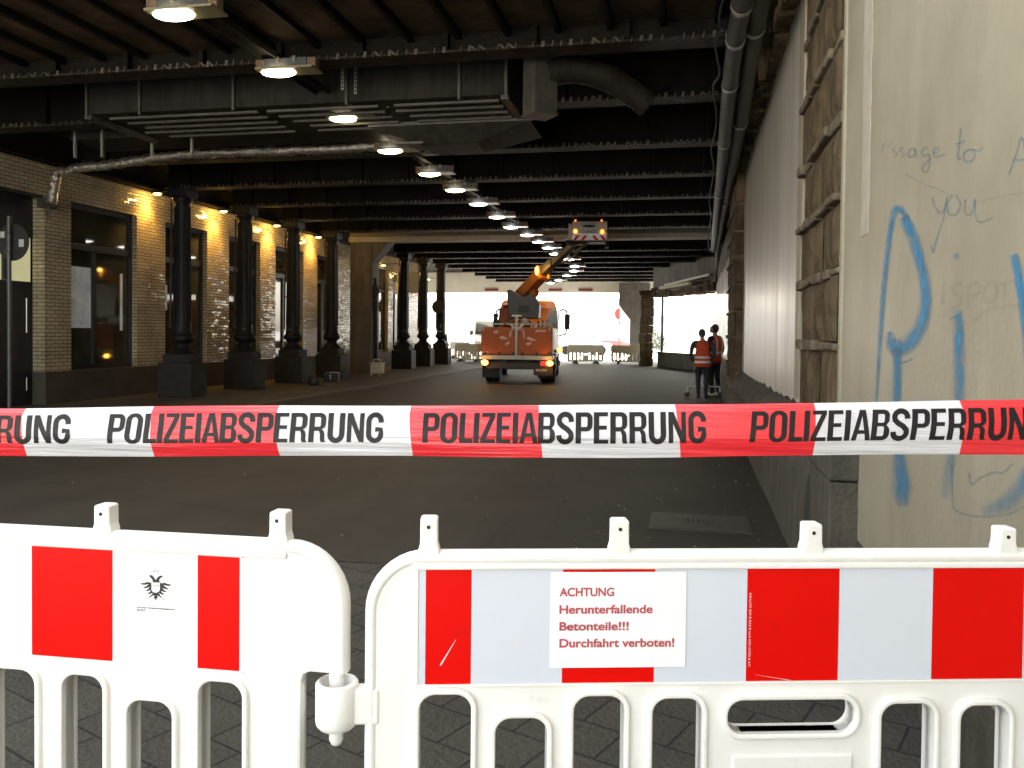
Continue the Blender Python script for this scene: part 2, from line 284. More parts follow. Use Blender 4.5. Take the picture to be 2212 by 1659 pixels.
# ------------------------------------------------------------------ mesh builder
class MB:
    def __init__(s): s.v = []; s.f = []; s.m = []; s.mi = 0; s.cover = []; s.sm = []
    def add(s, vs, fs, smooth=False, cover=None):
        o = len(s.v); s.v += [Vector(p) for p in vs]
        s.cover += (cover if cover else [1.0] * len(vs))
        for f in fs: s.f.append([i + o for i in f]); s.m.append(s.mi); s.sm.append(smooth)
    def box(s, x0, x1, y0, y1, z0, z1, rot=None, c=None):
        vs = [(x, y, z) for x in (x0, x1) for y in (y0, y1) for z in (z0, z1)]
        if rot is not None:
            c = Vector(c or ((x0 + x1) / 2, (y0 + y1) / 2, (z0 + z1) / 2)); R = Euler(rot).to_matrix()
            vs = [c + R @ (Vector(p) - c) for p in vs]
        s.add(vs, [(0, 1, 3, 2), (4, 6, 7, 5), (0, 4, 5, 1), (2, 3, 7, 6), (0, 2, 6, 4), (1, 5, 7, 3)])
    def prism(s, pts, axis, a, b):
        # polygon in the plane normal to axis, from a to b
        def P(p, t): return {'x': (t, p[0], p[1]), 'y': (p[0], t, p[1]), 'z': (p[0], p[1], t)}[axis]
        n = len(pts); vs = [P(p, a) for p in pts] + [P(p, b) for p in pts]
        s.add(vs, [list(range(n))[::-1], list(range(n, 2 * n))] + [(i, (i + 1) % n, n + (i + 1) % n, n + i) for i in range(n)])
    def bar(s, p, q, w, h=None, up=(0, 0, 1)):
        p, q = Vector(p), Vector(q); d = (q - p).normalized(); u = Vector(up)
        if abs(d.dot(u)) > 0.98: u = Vector((0, 1, 0))
        a = d.cross(u).normalized(); b = a.cross(d).normalized(); h = h or w
        vs = [r + a * (w / 2 * i) + b * (h / 2 * j) for r in (p, q) for i, j in ((-1, -1), (1, -1), (1, 1), (-1, 1))]
        s.add(vs, [(3, 2, 1, 0), (4, 5, 6, 7), (0, 1, 5, 4), (1, 2, 6, 5), (2, 3, 7, 6), (3, 0, 4, 7)])
    def tube(s, pts, r, n=12, cap=True, wob=0.0):
        pts = [Vector(p) for p in pts]; R = r if isinstance(r, (list, tuple)) else [r] * len(pts)
        rings = []; prev = None
        for i, p in enumerate(pts):
            t = (pts[min(i + 1, len(pts) - 1)] - pts[max(i - 1, 0)]).normalized()
            if prev is None:
                u = Vector((0, 0, 1)) if abs(t.z) < 0.9 else Vector((1, 0, 0)); a = t.cross(u).normalized()
            else:
                a = (prev - t * prev.dot(t)).normalized()
            prev = a; b = t.cross(a)
            rings.append([p + (a * math.cos(k * 2 * math.pi / n) + b * math.sin(k * 2 * math.pi / n)) * R[i] * (1 + random.uniform(-wob, wob)) for k in range(n)])
        vs = [p for g in rings for p in g]; fs = []
        for i in range(len(pts) - 1):
            for k in range(n): fs.append((i * n + k, i * n + (k + 1) % n, (i + 1) * n + (k + 1) % n, (i + 1) * n + k))
        s.add(vs, fs, True)
        if cap:
            s.add(rings[0], [list(range(n))[::-1]]); s.add(rings[-1], [list(range(n))])
    def lathe(s, prof, c, n=20, axis='z', sy=1.0):
        cx, cyy, cz = c; vs = []; fs = []
        for r, z in prof:
            for k in range(n):
                a = 2 * math.pi * k / n; x, y = r * math.cos(a), r * math.sin(a) * sy
                vs.append({'z': (cx + x, cyy + y, cz + z), 'y': (cx + x, cyy + z, cz + y), 'x': (cx + z, cyy + x, cz + y)}[axis])
        for i in range(len(prof) - 1):
            for k in range(n): fs.append((i * n + k, i * n + (k + 1) % n, (i + 1) * n + (k + 1) % n, (i + 1) * n + k))
        s.add(vs, fs, True)
        m = len(prof)
        s.add(vs[:n], [list(range(n))[::-1]]); s.add(vs[(m - 1) * n:], [list(range(n))])
    def ball(s, c, rx, ry=None, rz=None, n=14, m=9):
        ry = ry or rx; rz = rz or rx
        vs = []; fs = []
        for i in range(m + 1):
            t = math.pi * i / m
            for k in range(n):
                a = 2 * math.pi * k / n
                vs.append((c[0] + rx * math.sin(t) * math.cos(a), c[1] + ry * math.sin(t) * math.sin(a), c[2] + rz * math.cos(t)))
        for i in range(m):
            for k in range(n): fs.append((i * n + k, (i + 1) * n + k, (i + 1) * n + (k + 1) % n, i * n + (k + 1) % n))
        s.add(vs, fs, True)
    def ribbon(s, pts, widths, fn, cov=1.0):
        # soft stroke: pts in 2D, fn maps 2D -> 3D; cover falls off to the edges
        n = len(pts); prof = [(-1, 0), (-0.6, 0.55), (-0.25, 1), (0.25, 1), (0.6, 0.55), (1, 0)]; vs = []; cv = []; fs = []
        for i, p in enumerate(pts):
            a = Vector(pts[max(i - 1, 0)]); b = Vector(pts[min(i + 1, n - 1)]); t = (b - a).normalized(); nn = Vector((-t.y, t.x))
            e = (0.0 if i in (0, n - 1) else 1.0)
            for k, (o, c) in enumerate(prof):
                q = Vector(p) + nn * o * widths[i]; vs.append(fn(q.x, q.y)); cv.append(c * e * (cov[i] if isinstance(cov, list) else cov))
        w = len(prof)
        for i in range(n - 1):
            for k in range(w - 1): fs.append((i * w + k, i * w + k + 1, (i + 1) * w + k + 1, (i + 1) * w + k))
        s.add(vs, fs, False, cv)
    def shift(s, d):
        d = Vector(d)
        for p in s.v: p += d
        return s
    def build(s, name, mats, parent=None, loc=None, bevel=0.0, seg=2, fixn=True):
        me = bpy.data.meshes.new(name)
        me.from_pydata([tuple(p) for p in s.v], [], s.f)
        for mm in (mats if isinstance(mats, (list, tuple)) else [mats]): me.materials.append(mm)
        for i, p in enumerate(me.polygons): p.material_index = s.m[i]; p.use_smooth = s.sm[i]
        if any(c != 1.0 for c in s.cover):
            a = me.attributes.new('cover', 'FLOAT', 'POINT')
            for i, c in enumerate(s.cover): a.data[i].value = c
        if fixn:
            bm = bmesh.new(); bm.from_mesh(me); bmesh.ops.recalc_face_normals(bm, faces=bm.faces); bm.to_mesh(me); bm.free()
        o = bpy.data.objects.new(name, me); COL.objects.link(o)
        if parent: o.parent = parent
        if loc is not None: o.location = loc
        if bevel:
            bv = o.modifiers.new('edge', 'BEVEL'); bv.width = bevel; bv.segments = seg; bv.limit_method = 'ANGLE'; bv.angle_limit = rad(40)
        return o

def tag(o, label=None, cat=None, group=None, kind=None):
    if label: o['label'] = label
    if cat: o['category'] = cat
    if group: o['group'] = group
    if kind: o['kind'] = kind
    return o
def thing(name, label, cat, loc=(0, 0, 0), rz=0.0, group=None):
    e = bpy.data.objects.new(name, None); COL.objects.link(e); e.empty_display_size = 0.2
    e.location = loc; e.rotation_euler = (0, 0, rz)
    return tag(e, label, cat, group)
def copy_tree(root, loc=None, rz=None, label=None, group=None):
    r = root.copy(); COL.objects.link(r)
    if loc is not None: r.location = loc
    if rz is not None: r.rotation_euler = (0, 0, rz)
    if label: r['label'] = label
    if group: r['group'] = group
    for ch in list(root.children):
        c = ch.copy(); COL.objects.link(c); c.parent = r
        for g in list(ch.children):
            d = g.copy(); COL.objects.link(d); d.parent = c
    return r

def text2d(s, size=1.0, bold=0.0, sx=1.0, shear=0.0, space=1.0, res=4):
    cu = bpy.data.curves.new('t', 'FONT'); cu.body = s; cu.size = size; cu.offset = bold; cu.shear = shear
    cu.space_character = space; cu.resolution_u = res
    ob = bpy.data.objects.new('t', cu); COL.objects.link(ob)
    dg = bpy.context.evaluated_depsgraph_get(); dg.update()
    me = bpy.data.meshes.new_from_object(ob.evaluated_get(dg))
    vs = [(v.co.x * sx, v.co.y) for v in me.vertices]; fs = [tuple(p.vertices) for p in me.polygons]
    bpy.data.objects.remove(ob); bpy.data.meshes.remove(me); bpy.data.curves.remove(cu)
    return vs, fs
def thick(path, w):
    L_, R_ = [], []; n = len(path)
    for i, p in enumerate(path):
        a = Vector(path[max(i - 1, 0)]); c = Vector(path[min(i + 1, n - 1)]); t = (c - a).normalized(); nn = Vector((-t.y, t.x)) * w / 2
        L_.append(tuple(Vector(p) + nn)); R_.append(tuple(Vector(p) - nn))
    return L_ + R_[::-1]
def arc(cx, cy, rx, ry, a0, a1, n=8):
    return [(cx + rx * math.cos(rad(a0 + (a1 - a0) * k / n)), cy + ry * math.sin(rad(a0 + (a1 - a0) * k / n))) for k in range(n + 1)]
def glyph(ch):
    # heavy condensed capitals, height 1; returns (splines, advance)
    t, h = 0.18, 0.14; W = 0.56
    bowl = lambda y0, y1: arc(W - 0.2, y1 - 0.2, 0.2, 0.2, 90, 0) + arc(W - 0.2, y0 + 0.2, 0.2, 0.2, 0, -90)
    inb = lambda y0, y1: [(t, y0), (t, y1)] + arc(W - 0.22, y1 - 0.07, 0.05, 0.07, 90, 0, 4) + arc(W - 0.22, y0 + 0.07, 0.05, 0.07, 0, -90, 4)
    if ch == 'P': return [[(0, 0), (0, 1)] + bowl(0.40, 1) + [(t, 0.40), (t, 0)], inb(0.40 + h, 1 - h)], 0.60
    if ch == 'R': return [[(0, 0), (0, 1)] + bowl(0.43, 1)[:-3] + [(W - 0.13, 0.45), (W - 0.06, 0.38), (W - 0.03, 0.28), (W - 0.02, 0.08), (W + 0.02, 0), (W - 0.14, 0), (W - 0.17, 0.08), (W - 0.18, 0.28), (W - 0.22, 0.39), (t, 0.39), (t, 0)], inb(0.39 + h, 1 - h)], 0.63
    if ch == 'B': return [[(0, 0), (0, 1)] + arc(W - 0.2, 0.80, 0.19, 0.2, 90, 0) + [(W - 0.02, 0.62), (W - 0.08, 0.53)] + arc(W - 0.2, 0.28, 0.21, 0.24, 60, 0, 5) + arc(W - 0.2, 0.22, 0.21, 0.22, 0, -90), inb(0.58, 1 - h), inb(h, 0.46)], 0.62
    if ch == 'O': return [rrect(0, W + .02, -0.015, 1.015, 0.26, 8), rrect(t, W + .02 - t, 0.11, 0.89, 0.12, 6)], 0.65
    if ch == 'L': return [[(0, 0), (0, 1), (t, 1), (t, h + .01), (0.45, h + .01), (0.45, 0)]], 0.48
    if ch == 'I': return [[(0, 0), (0, 1), (t, 1), (t, 0)]], 0.235
    if ch == 'Z': return [[(0.0, 0), (0, 0.14), (0.31, 0.87), (0.03, 0.87), (0.03, 1), (0.48, 1), (0.48, 0.87), (0.17, 0.13), (0.49, 0.13), (0.49, 0)]], 0.535
    if ch == 'E': return [[(0, 0), (0, 1), (0.47, 1), (0.47, 0.87), (t, 0.87), (t, 0.58), (0.43, 0.58), (0.43, 0.455), (t, 0.455), (t, 0.13), (0.48, 0.13), (0.48, 0)]], 0.545
    if ch == 'A': return [[(-0.01, 0), (0.21, 1), (0.40, 1), (0.61, 0), (0.45, 0), (0.41, 0.22), (0.19, 0.22), (0.15, 0)], [(0.215, 0.34), (0.385, 0.34), (0.30, 0.80)]], 0.62
    if ch == 'U': return [thick([(t / 2, 1), (t / 2, 0.6)] + arc(0.285, 0.28, 0.285 - t / 2, 0.225, 180, 360, 14) + [(0.57 - t / 2, 0.6), (0.57 - t / 2, 1)], t)], 0.65
    if ch == 'N': return [[(0, 0), (0, 1), (0.17, 1), (0.42, 0.38), (0.42, 1), (0.57, 1), (0.57, 0), (0.41, 0), (0.15, 0.62), (0.15, 0)]], 0.65
    if ch == 'S': return [thick([(0.485, 0.70), (0.48, 0.76)] + arc(0.28, 0.755, 0.20, 0.19, 15, 180, 12) + [(0.10, 0.66), (0.20, 0.56), (0.36, 0.46), (0.47, 0.34)] + arc(0.28, 0.245, 0.205, 0.19, 10, -165, 12) + [(0.075, 0.28)], 0.172)], 0.63
    if ch == 'G': return [thick([(0.49, 0.68), (0.485, 0.76)] + arc(0.285, 0.72, 0.205, 0.225, 10, 180, 12) + [(0.08, 0.5)] + arc(0.285, 0.28, 0.205, 0.225, 180, 355, 12) + [(0.49, 0.44), (0.30, 0.445)], 0.172), ], 0.66
def heavy_text(s):
    vs = []; fs = []; x = 0
    for ch in s:
        sp, adv = glyph(ch)
        cu = bpy.data.curves.new('g', 'CURVE'); cu.dimensions = '2D'; cu.fill_mode = 'BOTH'
        for q in sp:
            c = cu.splines.new('POLY'); c.points.add(len(q) - 1); c.use_cyclic_u = True
            for i, p in enumerate(q): c.points[i].co = (p[0], p[1], 0, 1)
        ob = bpy.data.objects.new('g', cu); COL.objects.link(ob)
        dg = bpy.context.evaluated_depsgraph_get(); dg.update(); me = bpy.data.meshes.new_from_object(ob.evaluated_get(dg))
        o = len(vs); vs += [(v.co.x + x, v.co.y) for v in me.vertices]; fs += [tuple(i + o for i in p.vertices) for p in me.polygons]
        bpy.data.objects.remove(ob); bpy.data.curves.remove(cu); bpy.data.meshes.remove(me); x += adv
    w = max(v[0] for v in vs)
    bm = bmesh.new(); bv_ = [bm.verts.new((a / w, b_, 0)) for a, b_ in vs]
    for f in fs:
        if len(set(f)) == len(f): bm.faces.new([bv_[i] for i in f])
    for k in range(16):
        bmesh.ops.bisect_plane(bm, geom=bm.verts[:] + bm.edges[:] + bm.faces[:], plane_co=(0, -0.005 + k * 0.0672, 0), plane_no=(0, 1, 0))
    bm.verts.index_update(); out = [(v.co.x, v.co.y) for v in bm.verts]; of = [tuple(v.index for v in f.verts) for f in bm.faces]; bm.free()
    return out, of
def fit_text(s, width, height, bold=0.0, **k):
    vs, fs = text2d(s, 1.0, bold, **k)
    x0 = min(v[0] for v in vs); x1 = max(v[0] for v in vs); y1 = max(v[1] for v in vs)
    caps = text2d('H', 1.0, bold)[0]; ch = max(v[1] for v in caps) - min(v[1] for v in caps)
    return [((v[0] - x0) / (x1 - x0) * width, v[1] / ch * height) for v in vs], fs

def flat_shape(name, splines, thick, bevel, m, parent, y=0.0, res=2):
    # filled outline with holes in the local XZ plane, thickness along Y
    cu = bpy.data.curves.new('s', 'CURVE'); cu.dimensions = '2D'; cu.fill_mode = 'BOTH'
    cu.extrude = thick / 2 - bevel; cu.bevel_depth = bevel; cu.bevel_resolution = res; cu.offset = -bevel
    for sp in splines:
        c = cu.splines.new('POLY'); c.points.add(len(sp) - 1); c.use_cyclic_u = True
        for i, p in enumerate(sp): c.points[i].co = (p[0], p[1], 0, 1)
    ob = bpy.data.objects.new('s', cu); COL.objects.link(ob)
    dg = bpy.context.evaluated_depsgraph_get(); dg.update()
    me = bpy.data.meshes.new_from_object(ob.evaluated_get(dg)); bpy.data.objects.remove(ob); bpy.data.curves.remove(cu)
    me.name = name
    for v in me.vertices: v.co = Vector((v.co.x, y - v.co.z, v.co.y))
    me.materials.clear(); me.materials.append(m)
    o = bpy.data.objects.new(name, me); COL.objects.link(o); o.parent = parent
    return o
def rrect(x0, x1, z0, z1, r, n=6, corners=(1, 1, 1, 1)):
    out = []
    for (cx, cz, a0, on) in ((x1 - r, z1 - r, 0, corners[0]), (x0 + r, z1 - r, 90, corners[1]), (x0 + r, z0 + r, 180, corners[2]), (x1 - r, z0 + r, 270, corners[3])):
        if on:
            for k in range(n + 1):
                a = rad(a0 + 90 * k / n); out.append((cx + r * math.cos(a), cz + r * math.sin(a)))
        else:
            out.append((cx + (r if a0 in (0, 270) else -r), cz + (r if a0 in (0, 90) else -r)))
    return out
def smooth(pts, k=6):
    # Catmull-Rom through the points
    out = []; n = len(pts); D = len(pts[0])
    for i in range(n - 1):
        p = [pts[max(i - 1, 0)], pts[i], pts[i + 1], pts[min(i + 2, n - 1)]]
        for j in range(k):
            t = j / k
            out.append(tuple(0.5 * (2 * p[1][d] + (p[2][d] - p[0][d]) * t + (2 * p[0][d] - 5 * p[1][d] + 4 * p[2][d] - p[3][d]) * t * t + (3 * p[1][d] - p[0][d] - 3 * p[2][d] + p[3][d]) * t ** 3) for d in range(D)))
    out.append(tuple(pts[-1])); return out

# ================================================================== GROUND
b = MB(); b.add([(-400, -300, -0.02), (400, -300, -0.02), (400, 600, -0.02), (-400, 600, -0.02)], [(0, 1, 2, 3)])
tag(b.build('ground', M['outer_ground']), kind='structure')
b = MB(); b.add([(-8.2, 5.2, 0), (1.6, 5.2, 0), (1.6, 47, 0), (-60, 47, 0), (-60, 41, 0), (-8.2, 41, 0)], [(0, 1, 2, 3, 4, 5)])
tag(b.build('road', M['asphalt']), kind='structure')
b = MB(); b.add([(-12.6, -4, -0.004), (1.6, -4, -0.004), (1.6, 5.2, -0.004), (-12.6, 5.2, -0.004)], [(0, 1, 2, 3)])
tag(b.build('paving', M['paving']), kind='structure')
b = MB(); b.box(-13.6, -8.36, 5.2, 40.2, -0.02, 0.07)
tag(b.build('pavement', M['pavement'], bevel=0.01), kind='structure')
b = MB(); b.box(-8.357, -8.2, 5.2, 40.2, -0.02, 0.075)
tag(b.build('kerb', M['kerb'], bevel=0.015), kind='structure')

# ================================================================== RIGHT WALL
WR = -math.atan(0.012)                       # the wall opens outwards very slightly
WP = Vector((0.97, 5.0, 0)); WD = Vector((math.sin(-WR), math.cos(-WR), 0)); WN = Vector((-WD.y, WD.x, 0))
def on_wall(px, py, off=0.0): return on_plane(px, py, WP + WN * off, WN)
def wl(px, py=700, off=0.0):                 # pixel -> (along, z) on the wall plane
    p = on_wall(px, py, off); return (p - WP).dot(WD), p.z
wall = thing('plaster_wall', 'long beige plaster wall along the right side, with blue graffiti and a pale vertical strip', 'wall', WP, WR)
# local frame: x = into the wall, y = along the road, z up
yN = wl(1731)[0]; yS = wl(1816)[0]
yF0 = wl(1604)[0]; yF1 = yF0 + 3.2
b = MB(); b.box(0, 2.2, -9, yS - 0.03, 0.42, 6.2); b.build('rendered_panel', M['plaster'], wall)
b = MB(); b.box(0.01, 2.2, -9, yS - 0.03, 0, 0.42); b.build('dark_base', M['plinth'], wall)
b = MB()                                     # glossy painted bay with a ragged lower edge
zt = 4.95; y0, y1 = yN + 0.03, yF0 - 0.02; n = 40
low = [(y0 + (y1 - y0) * i / n, 0.98 - 0.16 * i / n + random.uniform(-0.03, 0.03)) for i in range(n + 1)]
b.prism(low + [(y1, zt), (y0, zt)], 'x', 0.0, 0.3); b.build('glossy_bay', M['plaster_gloss'], wall)
b = MB(); b.box(0.02, 2.2, yS - 0.03, 29.5, 0.0, 6.2); b.build('core', M['plinth'], wall)
n = 40; y2, y3 = yF1 + 0.02, 29.5            # beyond the second pilaster: glare on the wall put into a white colour
low = [(y2 + (y3 - y2) * i / n, 0.85 + random.uniform(-0.06, 0.06)) for i in range(n + 1)]
top = [(y3 + (y2 - y3) * i / n, 3.55 + random.uniform(-0.08, 0.08)) for i in range(n + 1)]
b = MB(); b.prism(low + top, 'x', -0.012, 0.3); b.build('glare_bay', M['glare_plaster'], wall)
b = MB()                                     # pale filler strip and the two thin pale plaster edges
za = 2.1; ya, yb = wl(1880, 300)[0], wl(1864, 300)[0]
L_ = []; R_ = []
for i in range(71):
    z = za + (5.6 - za) * i / 70
    L_.append((yb + random.uniform(-0.012, 0.012), z)); R_.append((ya + random.uniform(-0.014, 0.008) + 0.05 * max(0, 0.35 - (z - za)), z))
b.prism(R_ + L_[::-1], 'x', -0.003, 0.02); b.build('filler_strip', M['repair_lit'], wall)
for (xa, xb) in ((1721, 1731), (1816, 1820)):
    b = MB(); p, q = wl(xb)[0], wl(xa)[0]; b.box(-0.014, 0.05, p, q, 1.0, 5.2); b.build('plaster_edging', M['plaster'], wall)
# cornice of rough rubble under the deck
b = MB(); n = 90; prof = []
for i in range(n):
    a = yS - 0.3 + i * 0.26
    b.box(-0.13 + random.uniform(-0.05, 0.03), 0.3, a, a + 0.255, 4.62 + random.uniform(-0.06, 0.03), 5.25, rot=(random.uniform(-.06, .06), 0, random.uniform(-.1, .1)))
b.build('rubble_cornice', M['stone'], wall, bevel=0.02)
# dark base course (sloping top), ends in front of the first pilaster
b = MB()
ypl = wl(1855, 1000)[0]
prof = [(-0.20, 0.0), (-0.17, 0.60), (-0.13, 0.72), (0.04, 0.93), (0.1, 0.93), (0.1, 0)]
segs = 60; rings = []
for i in range(segs + 1):
    y = ypl + 0.78 + (30 - ypl) * i / segs; j = random.uniform(-0.006, 0.006)
    rings.append([(x + (j if k < 4 else 0), y, z + (j * 0.6 if 0 < k < 4 else 0)) for k, (x, z) in enumerate(prof)])
k = len(prof); vs = [p for r in rings for p in r]
fs = [(i * k + a, i * k + (a + 1) % k, (i + 1) * k + (a + 1) % k, (i + 1) * k + a) for i in range(segs) for a in range(k)]
b.add(vs, fs); b.add(rings[0], [list(range(k))[::-1]]); b.add(rings[-1], [list(range(k))])
b.build('sloping_plinth', M['plinth'], wall)
b = MB(); b.box(-0.155, 0.1, ypl, ypl + 0.77, 0.0, 0.735); b.box(-0.165, 0.1, ypl - 0.012, ypl + 0.775, 0.745, 0.985, rot=(0.01, 0, 0.012)); b.build('end_block', M['plinth'], wall, bevel=0.015)

def rough_block(b, x0, x1, y0, y1, z0, z1, amp=0.02, n=5):
    # front face pillowed and hewn
    vs = []; idx = {}
    for i in range(n + 1):
        for j in range(n + 1):
            u, v = i / n, j / n; edge = min(u, 1 - u, v, 1 - v)
            px = x0 + (0.02 if edge < 0.01 else 0) + (random.uniform(-amp, amp) if edge > 0.01 else 0)
            idx[i, j] = len(vs); vs.append((px, y0 + (y1 - y0) * u, z0 + (z1 - z0) * v))
    fs = [(idx[i, j], idx[i + 1, j], idx[i + 1, j + 1], idx[i, j + 1]) for i in range(n) for j in range(n)]
    b.add(vs, fs)
    b.box(x0 + 0.025, x1, y0, y1, z0, z1)
def pilaster(name, label, ya, yb, zs, depth, group):
    pt = thing(name, label, 'pilaster', WP, WR, group)
    for i in range(len(zs) - 1):
        z0, z1 = zs[i], zs[i + 1]; b = MB(); e = random.uniform(-0.03, 0.03); xm = ya + (yb - ya) * random.uniform(0.35, 0.6)
        rough_block(b, -depth + random.uniform(-0.012, 0.012), 0.2, ya + 0.02 * (i % 2), xm - 0.008, z0 + 0.035, z1 - 0.03, 0.009)
        rough_block(b, -depth + random.uniform(-0.012, 0.012), 0.2, xm + 0.008, yb - 0.10 * (i % 2) + e, z0 + 0.035, z1 - 0.03, 0.009)
        b.build('stone_block', M['stone'], pt, bevel=0.012)
        lb = MB()                              # broken ledge stone under each block
        q = ya
        while q < yb - 0.1:
            w = random.uniform(0.22, 0.5); lb.box(-depth - 0.012 + random.uniform(-0.025, 0.02), 0.1, q, min(q + w, yb), z0 - 0.035 + random.uniform(-.012, .012), z0 + 0.03 + random.uniform(-.012, .012), rot=(random.uniform(-.03, .03), 0, random.uniform(-.03, .03))); q += w + 0.008
        lb.build('ledge_stone', M['stone_pale'], pt, bevel=0.015)
    return pt
zs = [0.95, 1.48, 1.97, 2.43, 2.93, 3.45, 3.98, 4.5]
pilaster('stone_pilaster', 'weathered brown stone pilaster with broken ledges between the graffiti wall and the glossy bay', yS, yN, zs, 0.03, 'stone pilasters of the right wall')
pilaster('stone_pilaster', 'dark rough stone pilaster in the right wall just behind the two men in orange vests', yF0, yF1, [0.5, 0.95, 1.5, 2.0, 2.5, 3.0, 3.5, 4.0, 4.6], 0.16, 'stone pilasters of the right wall')

# graffiti: strokes lie on the wall as thin paint
def wfn(off):
    def f(px, py):
        p = on_wall(px, py, off); d = p - WP
        return Vector((-d.dot(WN), d.dot(WD), p.z))
    return f
def strokes(name, m, lst, off):
    b = MB(); f = wfn(off)
    for pts, w, cv in lst:
        k = 7; sp = smooth([(p[0], p[1]) for p in pts], k)
        ws = w if isinstance(w, list) else [w] * len(pts)
        wsm = [q[0] for q in smooth([(x,) for x in ws], k)]
        cs = cv if isinstance(cv, list) else [cv] * len(pts)
        csm = [max(0, q[0]) for q in smooth([(x,) for x in cs], k)]
        b.ribbon(sp, wsm, f, csm)
    return b.build(name, m, wall, fixn=False)
strokes('blue_tag', M['blue_spray'], [
    ([(1958, 476), (1950, 458), (1940, 452), (1932, 458), (1922, 505), (1910, 610), (1901, 730), (1894, 850), (1888, 960)], [8, 9, 11, 10, 8, 8, 7, 5, 4], [.9, .9, .95, .95, .9, .9, .8, .55, .2]),
    ([(1952, 468), (1962, 490), (1978, 530), (1995, 600), (1999, 655), (1988, 705), (1965, 740), (1942, 752), (1928, 745), (1921, 715)], [13, 16, 16, 15, 16, 18, 21, 23, 18, 9], [.9, 1, 1, 1, 1, 1, 1, 1, .95, .6]),
    ([(1936, 750), (1938, 800), (1937, 870), (1941, 960), (1946, 1020), (1949, 1060), (1950, 1095)], [12, 12, 13, 15, 20, 24, 14], [1, .95, .9, .8, .85, .8, .3]),
    ([(1938, 785), (1955, 782), (1972, 775)], [3, 3, 2], .8),
    ([(2068, 670), (2070, 700), (2071, 760), (2072, 830), (2070, 900), (2050, 1010), (2040, 1080)], [10, 13, 15, 15, 14, 14, 12], [.5, .85, .9, .7, .5, .35, .15]),
    ([(2188, 548), (2197, 585), (2206, 640), (2214, 720), (2226, 860)], [12, 13, 12, 10, 9], 1.0),
    ([(2225, 1010), (2200, 1060), (2160, 1092), (2120, 1105)], [22, 24, 22, 14], [.55, .5, .4, .2]),
    ([(2062, 548), (2068, 560)], [9, 9], .4)], 0.0025)
T = 3.1
strokes('blue_writing', M['blue_thin'], [
    ([(2075, 276), (2072, 310), (2069, 338), (2075, 345)], T, .9), ([(2063, 312), (2085, 303)], T, .85),
    ([(2096, 322), (2082, 332), (2084, 348), (2098, 348), (2106, 334), (2098, 322), (2112, 326), (2124, 318)], T, .85),
    ([(2178, 380), (2192, 340), (2207, 297), (2216, 345), (2222, 365)], T, .9), ([(2184, 346), (2214, 345)], T, .9),
    ([(1936, 318), (1928, 324), (1938, 332), (1930, 340)], T, .45), ([(1952, 318), (1944, 325), (1954, 333), (1946, 340)], T, .55),
    ([(1974, 320), (1962, 328), (1966, 340), (1976, 334), (1976, 320), (1980, 340)], T, .6),
    ([(2004, 318), (1992, 324), (1995, 338), (2006, 332), (2008, 350), (2002, 372), (1992, 362), (2010, 342)], T, .7),
    ([(2016, 332), (2028, 326), (2024, 318), (2015, 326), (2020, 338), (2044, 334)], T, .7),
    ([(1910, 308), (1904, 330)], T, .35), ([(1918, 322), (1926, 306)], T, .3),
    ([(2014, 425), (2022, 452), (2036, 458), (2046, 425), (2036, 478), (2022, 520), (2016, 545), (2012, 528)], T, .8),
    ([(2058, 420), (2046, 440), (2050, 462), (2066, 462), (2074, 440), (2064, 420)], T, .8),
    ([(2086, 428), (2084, 458), (2098, 462), (2106, 430), (2106, 460), (2116, 480), (2146, 470)], T, .8),
    ([(1955, 375), (1990, 395), (2040, 415), (2060, 425)], 2, .5), ([(2100, 440), (2160, 425), (2215, 415)], 2, .35),
    ([(2050, 690), (2066, 682), (2078, 672)], T, .7),
    ([(2094, 1020), (2098, 1046), (2120, 1030), (2150, 1020), (2165, 1022), (2190, 1000)], T, .8),
    ([(2056, 1000), (2058, 1085), (2070, 1106), (2120, 1116), (2180, 1110), (2225, 1085)], T, .6)], 0.0018)
strokes('brown_writing', M['brown_tag'], [
    ([(2040, 605), (2036, 660)], 6, .7), ([(2078, 610), (2060, 618), (2062, 634), (2076, 642), (2070, 662), (2052, 668)], 6, .7),
    ([(2094, 610), (2090, 670)], 6, .6), ([(2094, 614), (2112, 612), (2116, 632), (2096, 640)], 6, .6),
    ([(2140, 608), (2126, 626), (2130, 650), (2148, 648), (2154, 622), (2140, 608)], 6, .65),
    ([(2172, 612), (2170, 652)], 6, .6), ([(2156, 616), (2200, 604)], 6, .6),
    ([(2100, 700), (2130, 672), (2180, 660), (2214, 664)], 6, .5), ([(2120, 760), (2126, 790)], 4, .3)], 0.0012)

# far wall: turns left, a glaring opening over a dark base
pa = WP + WD * 29.5; pb = Vector((-1.15, 40.2, 0))
dv = (pb - pa).normalized(); ln = (pb - pa).length; ang = math.atan2(dv.y, dv.x)
fw = thing('low_parapet_wall', 'low dark parapet wall under the glaring opening where the road bends', 'wall', pa, ang)
b = MB(); b.box(0, ln, -0.35, 0.0, 0, 0.62); b.build('parapet', M['plinth'], fw, bevel=0.02)
b = MB(); b.box(0, ln, -0.40, 0.04, 0.622, 0.70); b.build('coping', M['stone_pale'], fw, bevel=0.02)
b = MB(); b.box(ln - 0.24, ln - 0.14, -0.2, -0.1, 0.70, 3.3); b.bar((ln - 0.19, -0.15, 1.1), (ln - 0.42, -0.15, 1.35), 0.05); b.build('standing_pipe', M['pipe_dark'], fw, bevel=0.02)
b = MB(); q = -0.2
while q < ln + 0.3:
    w = random.uniform(0.25, 0.6); b.box(q, q + w - 0.01, -0.45, 0.25 + random.uniform(-.05, .05), 3.3 + random.uniform(-.06, .05), 3.75); q += w
b.build('rubble_lintel', M['stone'], fw, bevel=0.02)
